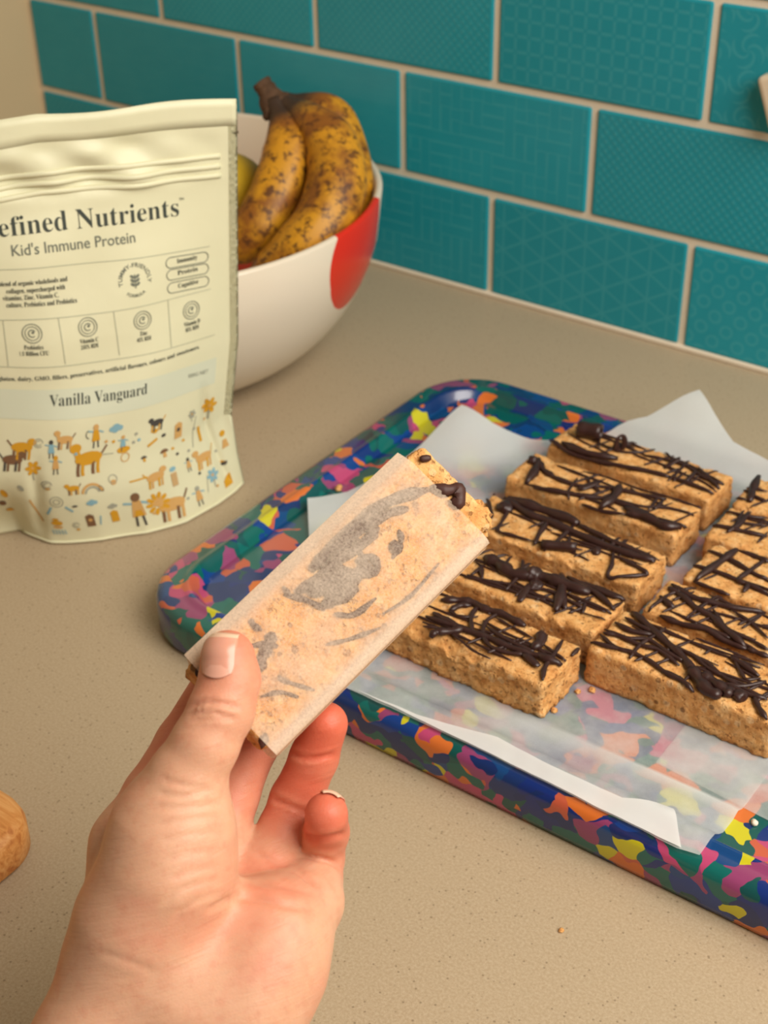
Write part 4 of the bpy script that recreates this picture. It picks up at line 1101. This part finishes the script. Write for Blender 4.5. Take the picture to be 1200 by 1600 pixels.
def fields(P):
    palm = None
    for A, B in PALM:
        d = cone(P, cp(*A[:3]), cp(*B[:3]), A[3], B[3]); palm = d if palm is None else smin(palm, d, 7.0)
    out = []
    for nme, ch in FING.items():
        f = None
        for A, B in zip(ch[:-1], ch[1:]):
            d = cone(P, cp(*A[:3]), cp(*B[:3]), A[3], B[3]); f = d if f is None else smin(f, d, 2.2)
        out.append(smin(palm, f, {'thumb': 7.0, 'index': 6.0, 'middle': 4.5, 'ring': 4.0, 'little': 4.0}[nme]))
    return palm, out
def sdf(P): return np.min(np.stack(fields(P)[1]), 0)

def surface_nets(f, org, h):
    nx, ny, nz = f.shape
    acc = np.zeros((nx-1, ny-1, nz-1, 3), np.float32); cnt = np.zeros((nx-1, ny-1, nz-1), np.float32)
    corner = [(i, j, k) for i in (0, 1) for j in (0, 1) for k in (0, 1)]
    sl = lambda c: f[c[0]:nx-1+c[0], c[1]:ny-1+c[1], c[2]:nz-1+c[2]]
    for a in corner:
        for ax in range(3):
            if a[ax]: continue
            b = tuple(1 if i == ax else a[i] for i in range(3))
            fa, fb = sl(a), sl(b); m = (fa < 0) != (fb < 0)
            t = fa/(np.where(m, fa-fb, 1)); cnt += m
            for i in range(3): acc[..., i] += m*(a[i]+(t if i == ax else 0))
    act = cnt > 0; idx = -np.ones(act.shape, np.int64); idx[act] = np.arange(act.sum())
    cells = np.argwhere(act); V = (cells+acc[act]/cnt[act][:, None])*h+org
    Q = []
    for ax in range(3):
        u, v = [(1, 2), (2, 0), (0, 1)][ax]
        s0 = [slice(1, -1)]*3; s0[ax] = slice(0, -1)
        s1 = list(s0); s1[ax] = slice(1, None)
        fa, fb = f[tuple(s0)], f[tuple(s1)]
        m = np.argwhere((fa < 0) != (fb < 0))
        inside = (fa < 0)[tuple(m.T)]
        e = m.copy(); 
        for i in range(3):
            if i != ax: e[:, i] += 1
        def at(du, dv):
            c = e.copy(); c[:, u] += du; c[:, v] += dv; return idx[tuple(c.T)]
        q = np.stack([at(-1, -1), at(0, -1), at(0, 0), at(-1, 0)], 1)
        q[~inside] = q[~inside][:, ::-1]; Q.append(q)
    return V, np.concatenate(Q)

CREASES = [  # (finger index or -1 for palm, half-width mm, depth mm, polyline in picture space)
 (0, .8, .95, [(296, 1105), (320, 1097), (350, 1100), (374, 1106)]), (0, .7, .9, [(296, 1116), (325, 1112), (352, 1117), (370, 1122)]), (0, .6, .7, [(300, 1126), (330, 1122), (368, 1127)]),
 (0, .8, .45, [(250, 1215), (290, 1228), (330, 1232)]), (0, .8, .5, [(245, 1240), (285, 1243), (335, 1236)]), (0, .8, .4, [(240, 1262), (290, 1262), (345, 1255)]),
 (3, .7, .9, [(452, 1174), (475, 1184), (500, 1184), (523, 1178)]), (3, .8, 1.0, [(424, 1246), (445, 1256), (468, 1266), (490, 1272)]), (3, .6, .5, [(430, 1262), (460, 1274), (480, 1276)]),
 (4, .8, 1.2, [(474, 1304), (490, 1309), (515, 1309), (540, 1302)]), (4, .8, 1.1, [(468, 1336), (490, 1340), (515, 1346), (534, 1358)]), (4, .9, 1.1, [(458, 1352), (470, 1366), (490, 1382)]),
 (-1, 1.2, 1.0, [(362, 1404), (385, 1402), (420, 1408), (450, 1415), (490, 1420)]), (-1, .8, .5, [(368, 1376), (400, 1378), (440, 1384), (475, 1392), (495, 1400)]), (-1, .9, .7, [(395, 1330), (425, 1345), (450, 1356), (460, 1368)]),
 (-1, 1.0, .9, [(362, 1404), (345, 1412), (325, 1424)]), (-1, .8, .5, [(352, 1395), (320, 1402), (290, 1418), (270, 1440)]), (-1, .8, .45, [(350, 1375), (310, 1380), (275, 1395), (255, 1415)]), (-1, .8, .4, [(345, 1355), (305, 1360), (265, 1375)]), (-1, .8, .4, [(350, 1330), (300, 1333), (255, 1345)]), (-1, .8, .38, [(352, 1300), (300, 1304), (250, 1315)]), (-1, .8, .38, [(350, 1275), (300, 1280), (245, 1290)]),
 (-1, 1.0, .35, [(155, 1488), (200, 1502), (245, 1520)]),
]
def build_hand():
    h = .95
    lo = np.array([cp(-30, 1900, 400)[0]-4, cp(400, 925, 450)[1]-2, 384.]); hi = np.array([cp(560, 1100, 452)[0]+4, cp(100, 1885, 404)[1], 464.])
    n = np.ceil((hi-lo)/h).astype(int)
    f = np.empty(n, np.float32)
    ax = [lo[i]+h*np.arange(n[i]) for i in range(3)]
    for i0 in range(0, n[0], 16):
        X, Y, Z = np.meshgrid(ax[0][i0:i0+16], ax[1], ax[2], indexing='ij'); f[i0:i0+16] = sdf(np.stack([X, Y, Z], -1))
    f[:, -2:, :] = np.maximum(f[:, -2:, :], .4)   # close the cut forearm
    V, Q = surface_nets(f, lo, h)
    palm, fi = fields(V); fi = np.stack(fi); near = fi.argmin(0); onpalm = palm < fi.min(0)+.35
    eps = .5
    N = np.stack([sdf(V+np.eye(3)[i]*eps)-sdf(V-np.eye(3)[i]*eps) for i in range(3)], 1); N /= np.linalg.norm(N, axis=1)[:, None]+1e-9
    px = 600+FOCAL_PX*V[:, 0]/V[:, 2]; py = 800+FOCAL_PX*V[:, 1]/V[:, 2]
    facing = np.clip((-N[:, 2]-.05)/.35, 0, 1)
    D = np.zeros(len(V))
    for who, w, dep, pl in CREASES:
        best = np.full(len(V), 1e9); along = np.zeros(len(V))
        P2 = np.c_[px, py]; path = np.array(catmull([np.array(q, float) for q in pl], 6)); m = len(path)
        for i in range(m-1):
            a, b = path[i], path[i+1]; ba = b-a; t = np.clip(((P2-a)@ba)/(ba@ba), 0, 1); d = np.linalg.norm(P2-a-t[:, None]*ba, axis=1)
            along = np.where(d < best, (i+t)/(m-1), along); best = np.minimum(best, d)
        mm = best*.188
        mask = (onpalm | (palm < 3.0)) if who < 0 else ((near == who) & ~(onpalm & (palm < -1)))
        end = np.clip(np.minimum(along, 1-along)*6+.25, 0, 1)
        D += mask*facing*end*(-dep*np.exp(-(mm/w)**2)+(.30 if who >= 0 else .06)*dep*np.exp(-((mm-2.1*w)/(1.2*w))**2))
    V = V+N*D[:, None]
    # flush: fingertips and the hollow of the palm are pinker than the rest
    flush = np.zeros(len(V))
    for q, (nme, ch) in enumerate(FING.items()):
        tip = cp(*ch[0][:3]); dd = np.linalg.norm(V-tip, axis=1)
        k = {'thumb': .55, 'index': .75, 'middle': .6, 'ring': .9, 'little': .8}[nme]; L = {'thumb': 20, 'index': 90, 'middle': 80, 'ring': 55, 'little': 34}[nme]
        raw = None
        for A, B in zip(ch[:-1], ch[1:]):
            dq = cone(V, cp(*A[:3]), cp(*B[:3]), A[3], B[3]); raw = dq if raw is None else np.minimum(raw, dq)
        own = np.clip((palm-raw)/9+.25, 0, 1); own = own*own*(3-2*own)
        oth = np.clip((3.0-raw)/3.0, 0, 1)
        flush = np.maximum(flush, own*oth*k*np.exp(-(dd/L)**2))
    flush = np.maximum(flush, .45*np.exp(-((px-425)/75)**2-((py-1375)/55)**2)*facing)
    flush = np.maximum(flush, .22*np.exp(-((px-385)/70)**2-((py-1440)/35)**2)*facing)
    org = cp(300, 1400, 420)
    W = (V-org)/1000 @ CAM_R
    o = mesh_obj('person', W, Q, m_skin(), smooth=True); o.location = CAM_POS+org/1000 @ CAM_R
    at = o.data.attributes.new('flush', 'FLOAT', 'POINT'); at.data.foreach_set('value', flush.astype(np.float32))
    sm_ = o.modifiers.new('smooth', 'SMOOTH'); sm_.factor = .4; sm_.iterations = 2
    # nails: thin curved plates laid on the fingertips
    def march(o0, d, tmax=40):
        t = np.zeros(len(o0))
        for _ in range(50):
            t = t+np.clip(sdf(o0+d*t[:, None]), -2, 2)*.9
        return o0+d*t[:, None]
    def plate(name, centre, du, dv, dn, hu, hv, bulge, tipmat=True):
        """du across, dv towards the free edge, dn outward; millimetres"""
        nu, nv = 25, 35; P = []; fm = []
        for j in range(nv):
            b = -1+2*j/(nv-1)
            for i in range(nu):
                a = -1+2*i/(nu-1)
                half = hu*(1-.30*max(0, -b-.45)**1.5)*(1-.10*max(0, b-.6))
                bb = b*hv if b > 0 else b*hv*(1-.22*a*a)
                if b > 0: bb = b*hv*(1-.10*a*a)
                P.append(centre+du*a*half+dv*bb)
        P = np.array(P); S = march(P+dn*14, np.repeat(-dn[None], len(P), 0))
        lift = []
        for j in range(nv):
            for i in range(nu):
                a = -1+2*i/(nu-1); lift.append(.12+bulge*(1-abs(a)**3))
        S = S+dn*np.array(lift)[:, None]
        F = grid_faces(nu, nv); fm = []
        for k in range(len(F)):
            j, i = k//(nu-1), k % (nu-1); a = -1+2*(i+.5)/(nu-1)
            fm.append(1 if j >= nv-4 else (2 if (a/.72)**2+((j-1)/9.0)**2 < 1 else 0))
        Wn = (S-org)/1000 @ CAM_R
        q = mesh_obj(name, Wn, F, mats=[NAIL, NAILTIP, NAILMOON], fmat=fm, parent=o, smooth=True)
        md = q.modifiers.new('t', 'SOLIDIFY'); md.thickness = .0004; md.offset = 0
    NAIL = m_nail(); NAILTIP = m_plain('nail_tip', (226, 186, 158), .4); NAILMOON = m_plain('nail_moon', (222, 164, 142), .3)
    up = cp(349, 990, 411)-cp(350, 1050, 411); up /= np.linalg.norm(up); nrm = np.array([-.16, -.10, -1.0]); nrm /= np.linalg.norm(nrm); nrm -= up*(nrm@up); nrm /= np.linalg.norm(nrm); rt = np.cross(up, nrm); rt = rt if rt[0] > 0 else -rt
    plate('nail', cp(349.5, 1021, 411), rt, up, nrm, 5.2, 6.1, .35)
    # little finger: nail on the far upper side, only its free edge shows
    tc = cp(*FING['little'][0][:3]); tr = FING['little'][0][3]
    dv = np.array([.05, -.62, -.78]); dn = np.array([.30, -.74, .60]); dn /= np.linalg.norm(dn); dv -= dn*(dv@dn); dv /= np.linalg.norm(dv); du = np.cross(dv, dn)
    nu, nv = 13, 15; P = []
    for j in range(nv):
        be = -.75+1.72*j/(nv-1)
        for i in range(nu):
            al = (-1+2*i/(nu-1))*.62*(1-.08*max(0, be-.5))
            d = dn*math.cos(be)*math.cos(al)+dv*math.sin(be)+du*math.cos(be)*math.sin(al); d /= np.linalg.norm(d)
            P.append(tc+d*(tr+.18+(.5 if j > nv-4 else .1)))
    F = grid_faces(nu, nv)
    q = mesh_obj('nail', (np.array(P)-org)/1000 @ CAM_R, F, mats=[NAIL, NAILTIP], fmat=[1 if (k//(nu-1)) >= nv-4 else 0 for k in range(len(F))], parent=o, smooth=True)
    md = q.modifiers.new('t', 'SOLIDIFY'); md.thickness = .0004; md.offset = 0
    return o
hand = build_hand()
tag(hand, 'bare left hand and wrist pinching the paper-wrapped bar between thumb and fingers', 'person')
